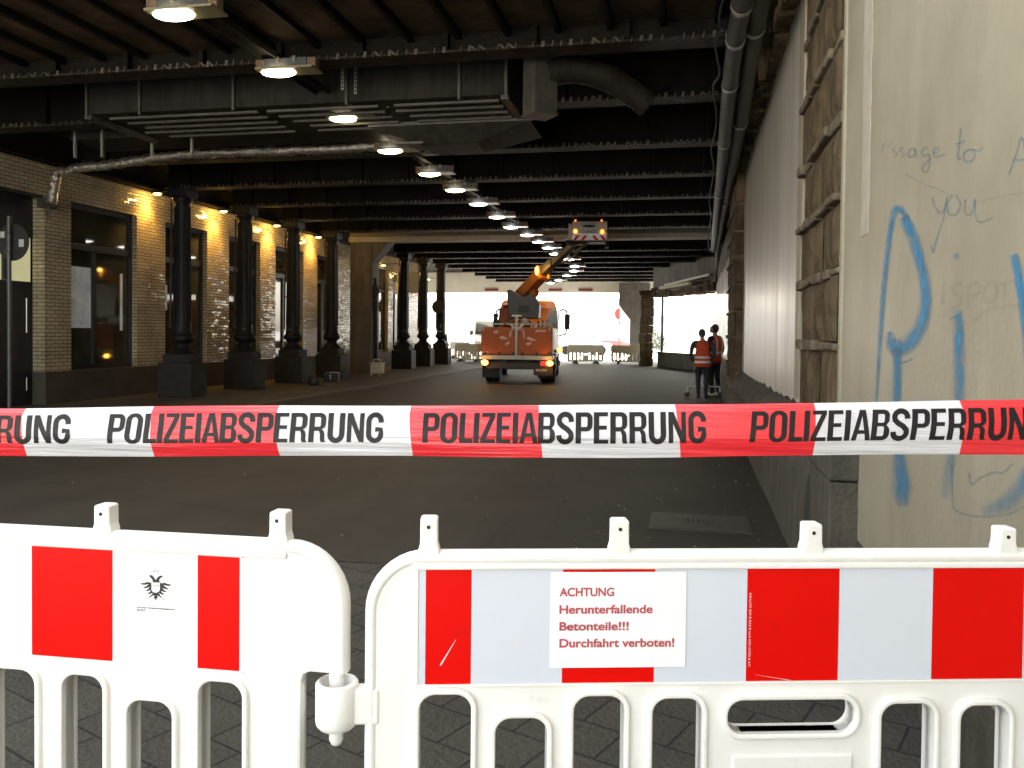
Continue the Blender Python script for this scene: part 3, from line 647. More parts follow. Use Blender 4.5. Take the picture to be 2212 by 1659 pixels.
b = MB(); b.box(-0.2, ln + 0.4, -0.4, 0.1, 3.76, 5.24); b.build('upper_wall', M['concrete'], fw)
bu = thing('bush', 'pale leafy bush standing beyond the low parapet wall at the far end', 'bush', (-1.9, 51.5, 0))
b = MB(); b.tube([(0, 0, 0), (0.05, 0, 0.6), (0, 0.1, 1.1)], [0.06, 0.05, 0.02], 8); b.build('stem', M['stone'], bu)
b = MB()
for _ in range(2600):
    d = Vector((random.gauss(0, 1), random.gauss(0, 1), random.gauss(0, 1))).normalized() * random.uniform(.3, 1) ** .5
    c = Vector((d.x * 0.95, d.y * 0.7, 1.05 + d.z * 0.85 + 0.12 * math.sin(d.x * 7))); s_ = random.uniform(0.03, 0.07)
    if c.z < 0.15: continue
    a = Vector((random.gauss(0, 1), random.gauss(0, 1), random.gauss(0, 1))).normalized(); e = a.orthogonal().normalized()
    b.add([c + a * s_, c + e * s_ * .5, c - a * s_, c - e * s_ * .5], [(0, 1, 2, 3)])
b.build('foliage', M['leaf'], bu, fixn=False)
pp = thing('stone_pier', 'narrow rough stone pier at the far corner beside the glaring opening', 'pier', (-1.72, 40.9, 0))
b = MB(); z = 0.0
while z < 3.4:
    h = random.uniform(0.28, 0.5); e = random.uniform(-0.05, 0.05); b.box(-0.3 + e, 0.33 + e * .7, -0.35 + e, 0.35, z, z + h - 0.015); z += h
b.build('shaft', M['stone'], pp, bevel=0.04)
b = MB(); b.box(-0.36, 0.5, -0.4, 0.4, 3.42, 3.62); b.build('cap', M['stone_pale'], pp, bevel=0.03)

# ================================================================== BRIDGE
br = thing('railway_bridge', 'dark sooty steel railway bridge spanning the whole underpass', 'bridge', (0, 5, 4.6))
O = Vector((0, -5, -4.6))
b = MB(); b.box(-34, 4.5, 5.0, 50.6, 5.25, 6.3); b.shift(O).build('deck', M['deck'], br)
GY = [9.0] + [8.5 + 2.65 * k for k in range(1, 7)] + [31.0 + 2.6 * k for k in range(8)]
GZ = 4.62
for gi, y in enumerate(GY):
    g = MB(); x0, x1 = -11.15, 1.3
    g.box(x0, x1, y - 0.012, y + 0.012, GZ + 0.025, 5.25)
    for q in range(14): g.box(x0 + 0.5 + q, x0 + 0.56 + q, y - 0.1, y + 0.1, GZ + 0.06, 5.24)
    for s in (-1, 1): g.box(x0, x1, y + s * 0.012, y + s * 0.11, GZ + 0.026, GZ + 0.045)
    go = g.shift(O).build('girder', M['steel'], br)
    f = MB(); f.box(x0, x1, y - 0.17, y + 0.17, GZ, GZ + 0.024); f.shift(O).build('flange', M['rust'], go)
    r = MB(); q = x0 + 0.1                     # rivet plates along the lower edge
    while q < x1:
        if random.random() < 0.88:
            r.bar((q, y - 0.172, GZ - 0.004), (q + 0.012, y - 0.172, GZ + 0.055 + random.uniform(-.012, .008)), 0.034, 0.01)
            if random.random() < 0.22: r.bar((q + 0.02, y - 0.171, GZ + 0.05), (q + 0.075, y - 0.171, GZ + 0.004), 0.008, 0.02)
        q += random.choice((0.095, 0.105, 0.1, 0.12))
    r.shift(O).build('rivet', M['rivet'], go)['kind'] = 'stuff'
x = -12.0
while x < 0.9:                               # first bay: brown soffit panels between thin dark joists
    a_ = MB(); a_.box(x + 0.03, x + 0.53, 5.0, GY[0] - 0.02, 4.87 + random.uniform(-.015, .015), 5.0); a_.shift(O).build('soffit_panel', M['soffit'], br, bevel=0.01)
    j = MB(); j.box(x - 0.035, x + 0.025, 5.0, GY[0] - 0.02, 4.80, 4.86); j.box(x - 0.01, x + 0.005, 5.0, GY[0] - 0.02, 4.86, 5.25)
    j.shift(O).build('joist', M['steel'], br); x += 0.56
# concrete cross beam and far edge beam
b = MB(); b.box(-11.4, 1.4, 27.2, 28.0, 4.66, 5.25); cbm = b.shift(O).build('concrete_beam', M['lintel'], br, bevel=0.02)
b = MB(); b.box(-11.4, 1.4, 27.1, 27.198, 4.62, 4.80); b.shift(O).build('lit_edge_strip', M['repair_lit'], cbm, bevel=0.01)  # paler strip paints the lit band along the foot of the beam
b = MB(); b.box(-34, -1.2, 49.9, 50.6, 3.98, 5.25); eb = b.shift(O).build('edge_beam', M['bounce_lit_concrete'], br, bevel=0.03)
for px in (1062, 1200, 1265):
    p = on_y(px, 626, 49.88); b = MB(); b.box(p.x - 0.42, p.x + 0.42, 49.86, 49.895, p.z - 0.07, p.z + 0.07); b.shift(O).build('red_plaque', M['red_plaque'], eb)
for (xa, xb, ya, yb) in ((-10, -3, 44, 49), (-3, 0, 43, 49)):
    b = MB(); b.bar((xa, ya, 4.9), (xb, yb, 4.9), 0.12); b.shift(O).build('cross_brace', M['steel'], br)
# near portal girder face
b = MB(); b.box(-34, 4.5, 4.86, 5.0, 4.75, 6.9); b.shift(O).build('portal_girder', M['steel'], br)

# square concrete pier under the cross beam
pr = thing('concrete_pier', 'square grey concrete pier under the cross beam between the iron columns', 'pier', (-11.0, 27.6, 0.05))
b = MB(); b.box(-0.4, 0.4, -0.35, 0.4, 0, 4.61); b.build('shaft', M['concrete'], pr, bevel=0.03)
b = MB(); b.prism([(-0.4, 3.9), (0.4, 3.9), (1.0, 4.6), (-0.4, 4.6)], 'y', -0.3, 0.35); b.build('haunch', M['concrete'], pr, bevel=0.02)
# far concrete pier with corbel
pr = thing('corbelled_pier', 'grey concrete pier with a wide corbel head carrying the far edge beam', 'pier', (-2.45, 49.2, 0))
b = MB(); b.box(-0.55, 0.55, -0.5, 0.5, 0, 2.35); b.build('shaft', M['concrete'], pr, bevel=0.03)
b = MB(); b.prism([(-0.55, 2.352), (0.6, 2.352), (0.6, 4.5), (-1.2, 4.5), (-1.2, 3.2)], 'y', -0.55, 0.55); b.build('corbel', M['concrete'], pr, bevel=0.03)

# ================================================================== IRON COLUMNS
def make_column(label):
    c = thing('iron_column', label, 'column', (0, 0, 0.07), 0, 'black iron columns along the pavement')
    b = MB(); b.box(-0.42, 0.40, -0.30, 0.30, 0, 0.74); b.build('plinth', M['plinth_iron'], c, bevel=0.015)
    b = MB(); b.box(-0.33, 0.30, -0.26, 0.26, 0.742, 0.93); b.build('step', M['plinth_iron'], c, bevel=0.015)
    b = MB(); b.lathe([(0.30, 0.932), (0.28, 0.97), (0.20, 1.03), (0.155, 1.10), (0.16, 1.16), (0.235, 1.21), (0.262, 1.27), (0.255, 1.32), (0.215, 1.36), (0.20, 1.42), (0.195, 1.50)], (-0.02, 0, 0), 24)
    b.build('base_moulding', M['cast_iron'], c)
    b = MB(); b.lathe([(0.195, 1.502), (0.19, 1.6), (0.16, 4.2), (0.17, 4.23), (0.21, 4.28), (0.21, 4.34)], (-0.02, 0, 0), 24)
    for s in range(8):
        a = s * math.pi / 4 + 0.2; b.bar((-0.02 + 0.186 * math.cos(a), 0.186 * math.sin(a), 1.62), (-0.02 + 0.160 * math.cos(a), 0.160 * math.sin(a), 4.15), 0.03)
    b.build('shaft', M['cast_iron'], c)
    b = MB(); b.box(-0.26, 0.22, -0.24, 0.24, 4.342, 4.549); b.build('capital', M['cast_iron'], c, bevel=0.03)
    b = MB(); b.tube([(-0.2, -0.17, 1.5), (-0.185, -0.165, 3.0), (-0.18, -0.16, 4.3)], 0.022, 8)
    for z in (2.4, 3.2, 3.7, 4.05): b.box(-0.21, -0.15, -0.19, -0.13, z, z + 0.03)
    b.build('conduit', M['pipe_grey'], c)
    return c
clab = ['black iron column nearest the big tiled window, first of the row', 'second black iron column along the tiled wall, counted from the near end',
        'third black iron column, beside the dark bag on the pavement', 'fourth black iron column, behind the dark toolbox and before the concrete pier',
        'black iron column right behind the white case on short feet', 'black iron column under the small white notice board', 'last black iron column, dark against the bright far mouth']
cys = [16.4, 19.05, 21.7, 24.35, 31.2, 33.7, 36.35]
col0 = make_column(clab[0])
for i, y in enumerate(cys):
    o = col0 if i == 0 else copy_tree(col0, label=clab[i])
    o.location = (-10.76, y, 0.07)

# ================================================================== TILED BUILDING
FX = -11.95
bd = thing('tiled_building', 'pale glazed tile building with dark windows along the left pavement', 'building', (FX, 14, 0))
BO = Vector((-FX, -14, 0))
DE = 13.72                                   # entrance ends here
ops = [(14.43, 16.46), (17.5, 19.25), (20.3, 21.98), (22.9, 24.75), (25.8, 27.3), (30.7, 32.6), (33.2, 34.6)]
YE = 38.0; ZS, ZH = 0.70, 4.06
t = MB()
def wallbox(y0, y1, z0, z1): t.box(FX - 0.26, FX, y0, y1, z0, z1)
edges = [DE] + [e for o in ops for e in o] + [YE]
for i in range(0, len(edges), 2): wallbox(edges[i], edges[i + 1], ZS, ZH)
wallbox(3.0, YE, ZH, 4.66)
t.shift(BO).build('tiled_wall', M['tile'], bd)
b = MB(); b.box(FX - 0.3, FX + 0.03, DE - 0.01, YE + 0.01, 0.0, ZS - 0.002); b.shift(BO).build('stone_base', M['base_stone'], bd, bevel=0.012)
b = MB(); b.box(FX - 12, FX - 0.9, DE + 0.3, YE - 0.02, 0, 5.24); b.shift(BO).build('dark_core', M['interior'], bd)
b = MB(); b.box(FX - 0.9, FX - 0.26, YE - 0.28, YE - 0.01, 0, 5.24); b.shift(BO).build('end_wall', M['tile'], bd)
for i, (a, c) in enumerate(ops):
    w = MB(); x1 = FX - 0.12; x0 = FX - 0.20
    zt = 3.14
    for (p, q, z0, z1) in ((a, a + 0.07, ZS, ZH), (c - 0.07, c, ZS, ZH), (a + 0.07, c - 0.07, ZS, ZS + 0.09), (a + 0.07, c - 0.07, ZH - 0.09, ZH), (a + 0.07, c - 0.07, zt, zt + 0.13)):
        w.box(x0, x1, p, q, z0, z1)
    mid = a + (c - a) * 0.40
    w.box(x0 + 0.003, x1 + 0.004, mid - 0.05, mid + 0.05, ZS + 0.09, zt)
    wo = w.shift(BO).build('window', M['window_frame'], bd, bevel=0.006)
    pn = MB(); pn.box(FX - 0.17, FX - 0.16, a + 0.07, c - 0.07, ZS + 0.09, ZH - 0.09); pn.shift(BO).build('pane', M['pane'], wo)
    if i in (0, 1):
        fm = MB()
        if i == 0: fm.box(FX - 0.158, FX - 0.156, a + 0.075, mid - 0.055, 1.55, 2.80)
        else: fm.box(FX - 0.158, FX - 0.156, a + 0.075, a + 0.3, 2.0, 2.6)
        fm.shift(BO).build('frosted_glow_film', M['glow_film'], wo)
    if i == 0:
        fm = MB(); fm.box(FX - 0.158, FX - 0.156, c - 0.36, c - 0.27, 1.5, 2.75); fm.shift(BO).build('glow_strip', M['glow_film'], wo)  # pale glowing strip, light put into the material
b = MB(); b.box(FX - 0.3, FX + 0.03, 3.0, YE, 4.662, 5.25); b.box(FX + 0.03, FX + 0.14, 5.0, YE, 4.70, 4.74); b.shift(BO).build('edge_girder', M['steel'], bd)
# recessed entrance
ex = FX - 0.25
b = MB(); b.box(ex - 0.1, ex, 9.0, DE - 0.002, 3.25, ZH - 0.06); b.box(ex - 0.1, ex, 3, 8.997, 0, ZH - 0.06); b.box(ex - 0.1, FX - 0.02, 3.0, DE - 0.003, ZH - 0.05, ZH - 0.003); eo = b.shift(BO).build('entrance_surround', M['door_dark'], bd)
b = MB(); b.box(ex - 0.06, ex - 0.05, 9.0, DE - 0.01, 2.42, 3.25); b.shift(BO).build('lit_transom', M['lit_pane'], bd)
b = MB()
for q in (9.0, 10.35, 11.7, 13.05): b.box(ex - 0.08, ex + 0.01, q - 0.03, q + 0.03, 2.42, 3.25)
b.shift(BO).build('transom_frame', M['window_frame'], eo)
for (p, q) in ((9.0, 10.5), (10.51, 12.1), (12.11, DE - 0.01)):
    d = MB(); d.box(ex - 0.08, ex - 0.01, p, q, 0.06, 2.415)
    d.box(ex - 0.01, ex + 0.003, p + 0.12, q - 0.12, 0.2, 2.3)
    do = d.shift(BO).build('door', M['door_dark'], bd, bevel=0.005)
    h = MB(); h.tube([(ex + 0.045, q - 0.2, 1.45), (ex + 0.045, q - 0.2, 2.1)], 0.014, 8); h.tube([(ex + 0.045, q - 0.2, 0.35), (ex + 0.045, q - 0.2, 0.6)], 0.014, 8)
    h.shift(BO).build('handle', M['chrome'], do)

# ================================================================== PIPES, DUCTS
fo = [(112, 438), (117, 405), (124, 373), (150, 371), (170, 363), (240, 356), (337, 341), (440, 331), (573, 327), (740, 319), (870, 311), (932, 307), (990, 303), (1008, 296), (1015, 284), (1017, 268)]
pts = [on_y(px, py, 13.25) for px, py in fo]
pts = [Vector((max(p.x, FX + 0.12), p.y, p.z)) for p in pts]
pts = smooth([tuple(p) for p in pts], 12)
fp = thing('foil_pipe', 'wrinkled foil wrapped pipe crossing under the girders from the tiled wall', 'pipe', pts[0])
b = MB(); b.tube([(p[0], p[1] + random.uniform(-.006, .006), p[2] + random.uniform(-.008, .008)) for p in pts], 0.085, 14, wob=0.15); b.shift(-Vector(pts[0])).build('lagging', M['foil'], fp)
for px in (427, 584):
    p = on_y(px, 318, 13.25); b = MB(); b.lathe([(0.10, -0.10), (0.10, 0.02), (0.07, 0.04), (0.07, 0.2)], p, 14); b.shift(-Vector(pts[0])).build('collar', M['foil'], fp)
p = on_x(105, 435, FX + 0.15); b = MB(); b.box(p.x - .15, p.x + 0.1, p.y - .12, p.y + .12, p.z - .12, p.z + .05); b.tube([(p.x, p.y, p.z), (p.x, p.y, p.z - 0.35)], 0.03); b.shift(-Vector(pts[0])).build('wall_bracket', M['galv'], fp)

# big ventilation duct with slatted underside
du = thing('ventilation_duct', 'wide grey sheet metal ventilation duct with slats underneath, across the ceiling', 'duct', (-5.1, 10.3, 4.4))
DO = Vector((5.1, -10.3, -4.4))
b = MB(); b.box(-8.15, -2.15, 10.1, 11.6, 4.50, 5.2); b.shift(DO).build('casing', M['galv_dark'], du, bevel=0.01)
for x in (-8.12, -7.3, -5.9, -4.3, -2.8, -2.2):
    b = MB(); b.box(x, x + 0.035, 10.07, 10.098, 4.46, 5.15); b.shift(DO).build('seam_strip', M['galv'], du)
b = MB()
for k in range(5):
    for (xa, xb) in ((-7.9, -5.6), (-5.5, -3.9), (-3.8, -2.3)): b.box(xa + random.uniform(0, .3), xb, 10.2 + k * 0.27, 10.25 + k * 0.27, 4.445, 4.475)
b.box(-8.15, -8.05, 10.1, 11.6, 4.44, 4.497); b.box(-2.25, -2.15, 10.1, 11.6, 4.44, 4.497)
b.shift(DO).build('slat_grid', M['galv'], du)
lo = thing('lower_duct', 'flat dark duct box hung below the wide duct, near the foil pipe', 'duct', (-6, 12.1, 4.3))
b = MB(); b.box(-9.8, -2.6, 11.8, 12.7, 4.60, 5.15); b.shift((6, -12.1, -4.3)).build('casing', M['galv_dark'], lo, bevel=0.01)
b = MB()
for (xa, xb) in ((-7.0, -5.5), (-5.35, -3.8)): b.box(xa, xb, 11.77, 11.798, 4.63, 4.85)
b.shift((6, -12.1, -4.3)).build('front_panel', M['galv'], lo, bevel=0.004)
for x in (-9.7, -9.2, -8.3, -7.6):
    b = MB(); b.box(x, x + .04, 11.76, 11.8, 4.3, 5.2); b.shift((6, -12.1, -4.3)).build('hanger', M['strap'], lo)
hp = thing('sheet_hopper', 'tapered sheet metal hopper under the ventilation duct above the foil pipe end', 'duct', (-3.1, 11.6, 4.3))
def frustum(b, x0, x1, y0, y1, z0, X0, X1, Y0, Y1, z1):
    vs = [(x0, y0, z0), (x1, y0, z0), (x1, y1, z0), (x0, y1, z0), (X0, Y0, z1), (X1, Y0, z1), (X1, Y1, z1), (X0, Y1, z1)]
    b.add(vs, [(3, 2, 1, 0), (4, 5, 6, 7), (0, 1, 5, 4), (1, 2, 6, 5), (2, 3, 7, 6), (3, 0, 4, 7)])
b = MB(); frustum(b, -0.55, 0.25, -0.35, 0.25, -0.12, -1.25, 1.05, -0.5, 0.5, 0.12); b.build('hopper', M['galv_dark'], hp, bevel=0.01)
b = MB(); b.box(-1.28, 1.08, -0.53, -0.5, 0.12, 0.17); b.box(-0.9, -0.5, -0.42, -0.36, -0.11, -0.08); b.build('flange_edge', M['galv'], hp)
bx = thing('box_duct', 'upright galvanised box duct hanging beside the ridged hose', 'duct', on_y(1166, 252, 9.6))
b = MB(); b.box(-0.15, 0.15, -0.15, 0.15, 0.02, 0.95, rot=(0, 0, rad(38)), c=(0, 0, 0)); b.build('casing', M['galv'], bx, bevel=0.006)
b = MB(); b.box(-0.16, 0.16, -0.16, 0.16, 0.0, 0.03, rot=(0, 0, rad(38)), c=(0, 0, 0)); b.build('rim', M['galv'], bx)
fl = thing('flexible_hose', 'thick dark ridged ventilation hose bending down under the girders', 'duct', on_y(1190, 160, 10.6))
hp_ = smooth([tuple(on_y(px, py, yy)) for px, py, yy in ((1180, 158, 9.6), (1240, 150, 9.7), (1290, 160, 9.8), (1340, 182, 9.95), (1400, 226, 10.1))], 16)
b = MB(); b.tube(hp_, [0.150 + 0.012 * (i % 2) for i in range(len(hp_))], 18); b.shift(-Vector(fl.location)).build('hose', M['galv_dark'], fl)
# wall pipes
pA = smooth([tuple(gnd(px, py, 4.42)) for px, py in ((1612, -120), (1604, 0), (1589, 86), (1575, 200), (1561, 343), (1549, 458), (1541, 540))] , 8)
pB = [tuple(gnd(px, py, 4.52)) for px, py in ((1650, -120), (1640, 0), (1625, 86), (1605, 229), (1582, 357), (1563, 458), (1550, 530))]
def pipe_thing(label, pts, r, m, step):
    t = thing('wall_pipe', label, 'pipe', pts[0], 0, 'pipes under the ceiling along the right wall')
    b = MB(); b.tube(pts, r, 14, wob=0.02); b.shift(-Vector(pts[0])).build('tube', m, t)
    for i in range(2, len(pts) - 1, step):
        p, q = Vector(pts[i]), Vector(pts[i + 1]); d = (q - p).normalized() * 0.03
        c = MB(); c.tube([p - d, p + d], r * 1.12, 14); c.shift(-Vector(pts[0])).build('clamp', M['clamp'], t)
    return t
pipe_thing('dark pipe with shiny clamps, nearer the road of the two by the right wall', pA, 0.088, M['pipe_dark'], 7)
pB = smooth(pB, 8)
pB += [(1.35, 33.5, 4.3), (1.32, 34.2, 3.75), (1.1, 34.6, 3.6), (-1.2, 40.0, 3.56)]
pipe_thing('fatter dusty grey pipe against the right wall that turns left at the far end', pB, 0.10, M['pipe_grey'], 12)
b = MB(); wp = [(1.05, 34.2, 3.95), (0.2, 36.3, 3.86), (-0.8, 38.7, 3.78)]
tc_ = thing('cable_duct', 'pale cable duct above the glaring opening at the far end', 'duct', wp[0])
b.bar(wp[0], wp[2], 0.1, 0.1); b.shift(-Vector(wp[0])).build('channel', M['board_white'], tc_)
b = MB(); b.bar((0.3, 35.5, 3.68), (-1.0, 38.7, 3.66), 0.16, 0.14); b.shift(-Vector(wp[0])).build('lower_channel', M['repair_lit'], tc_)
cb = thing('hanging_cable', 'thin black cable sagging along the pipes by the right wall', 'cable', pA[6])
b = MB(); b.tube([(p[0] - 0.16 + 0.03 * math.sin(i * .9), p[1], p[2] - 0.05 + 0.06 * math.sin(i * 0.7)) for i, p in enumerate(pA[4:])], 0.012, 6); b.shift(-Vector(pA[6])).build('strand', M['rubber'], cb)

# ================================================================== CEILING LAMPS
lamp_px = [(380, 30), (605, 155), (745, 255), (845, 325), (930, 375), (985, 410), (1035, 440), (1075, 468), (1105, 490), (1140, 507), (1165, 522), (1185, 535), (1200, 548),
           (1230, 560), (1242, 575), (1240, 585), (1225, 595), (1207, 605), (1190, 611)]
LZ = 4.48
def make_lamp(label, glass):
    t = thing('ceiling_lamp', label, 'lamp', (0, 0, LZ), 0, 'floodlights in a row under the ceiling')
    b = MB(); b.box(-0.27, 0.25, -0.06, 0.06, 0.02, 0.135); b.build('housing', M['lamp_box'], t, bevel=0.006)
    for x0, x1 in ((-0.375, -0.273), (0.253, 0.355)):
        b = MB(); b.box(x0, x1, -0.055, 0.055, 0.012, 0.13); b.build('side_block', M['lamp_wood'], t, bevel=0.006)
    for x in (-0.12, 0.08):
        b = MB(); b.box(x, x + 0.04, -0.07, -0.061, 0.085, 0.15); b.build('bracket', M['clamp'], t)
    b = MB(); b.box(-0.33, 0.36, -0.16, 0.13, -0.012, 0.014); b.build('reflector_rim', M['lamp_rim'], t, bevel=0.008)
    b = MB(); b.ball((-0.11, -0.015, -0.012), 0.205, 0.13, 0.042, 24, 10); b.build('lens', glass, t)
    return t
lamps = []
for i, (px, py) in enumerate(lamp_px):
    p = gnd(px, py, LZ)
    ords = ['first', 'second', 'third', 'fourth', 'fifth', 'sixth', 'seventh', 'eighth', 'ninth', 'tenth', 'eleventh', 'twelfth', 'thirteenth']
    if i < 13: lab = 'bright ceiling floodlight, %s of the straight row counted from the near end' % ords[i]
    else: lab = 'small white floodlight, number %d of the six where the row bends left behind the boom' % (i - 12)
    if i in (0, 6): o = make_lamp(lab, M['lamp_glass'] if i == 0 else M['lamp_glass_white']); src = o
    else: o = copy_tree(src, label=lab)
    o.location = p + Vector((0.1, 0, 0)); lamps.append(o)
    ld = bpy.data.lights.new('floodlight_beam', 'SPOT'); ld.energy = 6 if i < 13 else 4; ld.spot_size = rad(135); ld.spot_blend = 0.8
    ld.color = (1.0, 0.80, 0.52); ld.shadow_soft_size = 0.12
    lo_ = bpy.data.objects.new('floodlight_beam', ld); COL.objects.link(lo_); lo_.parent = o; lo_.location = (-0.11, 0, -0.09)
tr = thing('cable_tray', 'long dark cable tray carrying the row of ceiling floodlights', 'cable tray', (-4.62, 6, 4.61))
b = MB(); b.box(-0.09, 0.09, 0, 27, 0.05, 0.07); b.box(-0.1, -0.085, 0, 27, 0.0, 0.07); b.box(0.085, 0.1, 0, 27, 0.0, 0.07); b.build('channel', M['galv_dark'], tr)
for i, (px, py, h) in enumerate(((462, 20, 0.5), (574, 70, 0.45), (500, 15, 0.5), (740, 150, 0.5), (768, 160, 0.5), (806, 165, 0.6), (838, 170, 0.75))):
    p = on_y(px, py, 8.9 + 0.25 * i)
    t = thing('hanging_strap', ['perforated metal strap hanging just right of the first floodlight', 'perforated strap between the first and second floodlights', 'short strap beside the first floodlight on its far side',
              'perforated strap right of the second floodlight', 'strap just before the third floodlight', 'perforated strap above the third floodlight', 'longest perforated strap, beside the third floodlight'][i], 'strap', p, 0, 'perforated straps hanging from the ceiling')
    b = MB(); q = 0
    b.box(-0.018, -0.011, -0.004, 0.004, -h / 2, h / 2); b.box(0.011, 0.018, -0.004, 0.004, -h / 2, h / 2)
    while q < h: b.box(-0.011, 0.011, -0.004, 0.004, -h / 2 + q, -h / 2 + q + 0.022); q += 0.05
    b.build('strip', M['strap'], t)

# ================================================================== WALL LAMPS
wl_px = [(340, 400), (483, 443), (598, 478), (688, 512), (828, 573), (883, 590), (925, 603)]
def make_wall_lamp(label):
    t = thing('wall_lamp', label, 'lamp', (0, 0, 0), 0, 'yellow lamps over the tiled wall')
    b = MB(); b.bar((0, 0, 0.03), (0.62, -0.04, 0.06), 0.02); b.box(-0.11, 0.11, -0.08, 0.08, 0.0, 0.06); b.build('housing', M['cast_iron'], t, bevel=0.005)
    b = MB(); b.ball((0, 0, -0.005), 0.095, 0.07, 0.03, 14, 8); b.build('lens', M['sodium'], t)
    return t
wlab = ['yellow wall lamp above the first tiled bay, the largest bright spot', 'yellow wall lamp between the first two iron columns', 'yellow wall lamp between the second and third iron columns', 'yellow wall lamp just before the fourth iron column',
        'yellow wall lamp above the black round sign', 'yellow wall lamp above the white notice board', 'yellow wall lamp by the last iron column']
w0 = make_wall_lamp(wlab[0])
for i, (px, py) in enumerate(wl_px):
    p = on_x(px, py, FX + 0.30); p.z = min(p.z, 4.60)
    o = w0 if i == 0 else copy_tree(w0, label=wlab[i])
    o.location = p
    ld = bpy.data.lights.new('wall_lamp_beam', 'POINT'); ld.energy = 2.4 if i < 4 else 1.8; ld.color = (1.0, 0.60, 0.17); ld.shadow_soft_size = 0.05
    lo_ = bpy.data.objects.new('wall_lamp_beam', ld); COL.objects.link(lo_); lo_.parent = o; lo_.location = (-0.04, 0, -0.13)
    ld = bpy.data.lights.new('wall_lamp_cone', 'SPOT'); ld.energy = 12 if i < 4 else 9; ld.spot_size = rad(100); ld.spot_blend = 1.0; ld.color = (1.0, 0.53, 0.10); ld.shadow_soft_size = 0.06
    l2_ = bpy.data.objects.new('wall_lamp_cone', ld); COL.objects.link(l2_); l2_.parent = o; l2_.location = (0.0, 0, -0.09); l2_.rotation_euler = Vector((0.42, 0, 0.9)).to_track_quat('Z', 'Y').to_euler()

# ================================================================== THINGS ON THE PAVEMENT
p = gnd(10, 872); p = Vector((-11.2, 12.0, 0.07))
p = on_y(20, 700, 11.5); p.z = 0.07
sg = thing('traffic_sign', 'round traffic sign seen from behind on a grey pole before the dark entrance', 'sign', p)
d = p.length; top = on_y(20, 480, p.y)
b = MB(); b.tube([(0, 0, 0), (0, 0, top.z - 0.07 + 0.1)], 0.035, 10); b.build('pole', M['pole_grey'], sg)
cz = on_y(25, 522, p.y); b = MB(); b.lathe([(0.30, -0.006), (0.305, 0), (0.30, 0.006)], (0.03, 0.05, cz.z - 0.07), 28, 'y'); so_ = b.build('disc', M['sign_grey'], sg)
b = MB(); b.box(-0.2, -0.12, 0.035, 0.043, cz.z - 0.0, cz.z + 0.1); b.box(0.15, 0.24, 0.035, 0.043, cz.z - 0.15, cz.z - 0.03); b.build('sticker', M['board_white'], so_)
b = MB(); b.box(-0.05, 0.05, -0.04, 0.045, cz.z - 0.25, cz.z - 0.22); b.box(-0.05, 0.05, -0.04, 0.045, cz.z + 0.05, cz.z + 0.08); b.build('clip', M['pole_grey'], sg)

p = on_plane(808, 806, (0, 0, 0.07), (0, 0, 1)); yy = p.y
sg = thing('traffic_sign', 'black round sign over a small black plate on a post beside the concrete pier', 'sign', p)
def zy(px, py): return on_y(px, py, yy)
c = zy(805, 630); b = MB(); b.tube([(0.05, 0.1, 0), (-0.02, 0.1, c.z + 0.4)], 0.06, 10); b.build('post', M['sign_black'], sg)
b = MB(); b.lathe([(0.245, -0.01), (0.25, 0), (0.245, 0.01)], (c.x - p.x, 0, c.z - 0.07), 28, 'y'); b.build('disc', M['sign_black'], sg)
c2 = zy(803, 661); b = MB(); b.box(c2.x - p.x - 0.21, c2.x - p.x + 0.21, 0, 0.02, c2.z - 0.26, c2.z + 0.12); b.build('plate', M['sign_black'], sg)
yy = 36.0; c = zy(947, 663)
sg = thing('traffic_sign', 'small dark round sign fixed to the last iron column against the light', 'sign', c)
b = MB(); b.lathe([(0.30, -0.01), (0.305, 0), (0.30, 0.01)], (0, 0, 0), 24, 'y'); b.build('disc', M['sign_grey'], sg)
b = MB(); b.bar((-0.3, 0.0, 0), (0, 0.0, 0), 0.05); b.box(-0.02, 0.12, -0.03, 0.03, -0.95, -0.75); b.build('bracket', M['sign_black'], sg)
yy = 33.3; c = zy(882, 607)
nb = thing('notice_board', 'small white notice board hung high between two iron columns', 'notice board', c)
b = MB(); b.box(-0.42, 0.42, 0, 0.03, -0.5, 0.4, rot=(0, 0, rad(20))); b.build('panel', M['board_white'], nb)

p = on_plane(815, 812, (0, 0, 0.07), (0, 0, 1))
cs = thing('plastic_case', 'dirty white boxy case on short feet beside the concrete pier', 'case', p)
b = MB(); b.box(-0.21, 0.21, -0.14, 0.14, 0.07, 0.45); b.build('body', M['case_white'], cs, bevel=0.05, seg=3)
b = MB(); b.tube(smooth([(-0.14, 0, 0.44), (-0.12, 0, 0.53), (0.12, 0, 0.53), (0.14, 0, 0.44)], 5), 0.02, 8); b.build('handle', M['case_white'], cs)
b = MB(); b.box(-0.23, 0.23, -0.155, 0.155, 0.40, 0.44); b.build('lid_rim', M['case_white'], cs, bevel=0.01)
for x in (-0.15, 0.12):
    b = MB(); b.bar((x, -0.1, 0.08), (x + (0.03 if x > 0 else -0.03), -0.15, 0.0), 0.04); b.build('foot', M['case_white'], cs)
p = on_plane(716, 825, (0, 0, 0.07), (0, 0, 1))
tb = thing('toolbox', 'dark toolbox with a light latch on the pavement at the fourth column', 'toolbox', p, rad(8))
b = MB(); b.box(-0.21, 0.21, -0.13, 0.13, 0, 0.20); b.build('body', M['rubber'], tb, bevel=0.015)
b = MB(); b.box(-0.20, 0.22, -0.12, 0.12, 0.202, 0.27); b.build('lid', M['chassis'], tb, bevel=0.02)
b = MB(); b.box(-0.02, 0.03, -0.145, -0.131, 0.09, 0.23); b.build('latch', M['alu'], tb)
b = MB(); b.box(-0.05, 0.2, -0.1, 0.1, 0.272, 0.28); b.build('lid_edge', M['board_white'], tb)
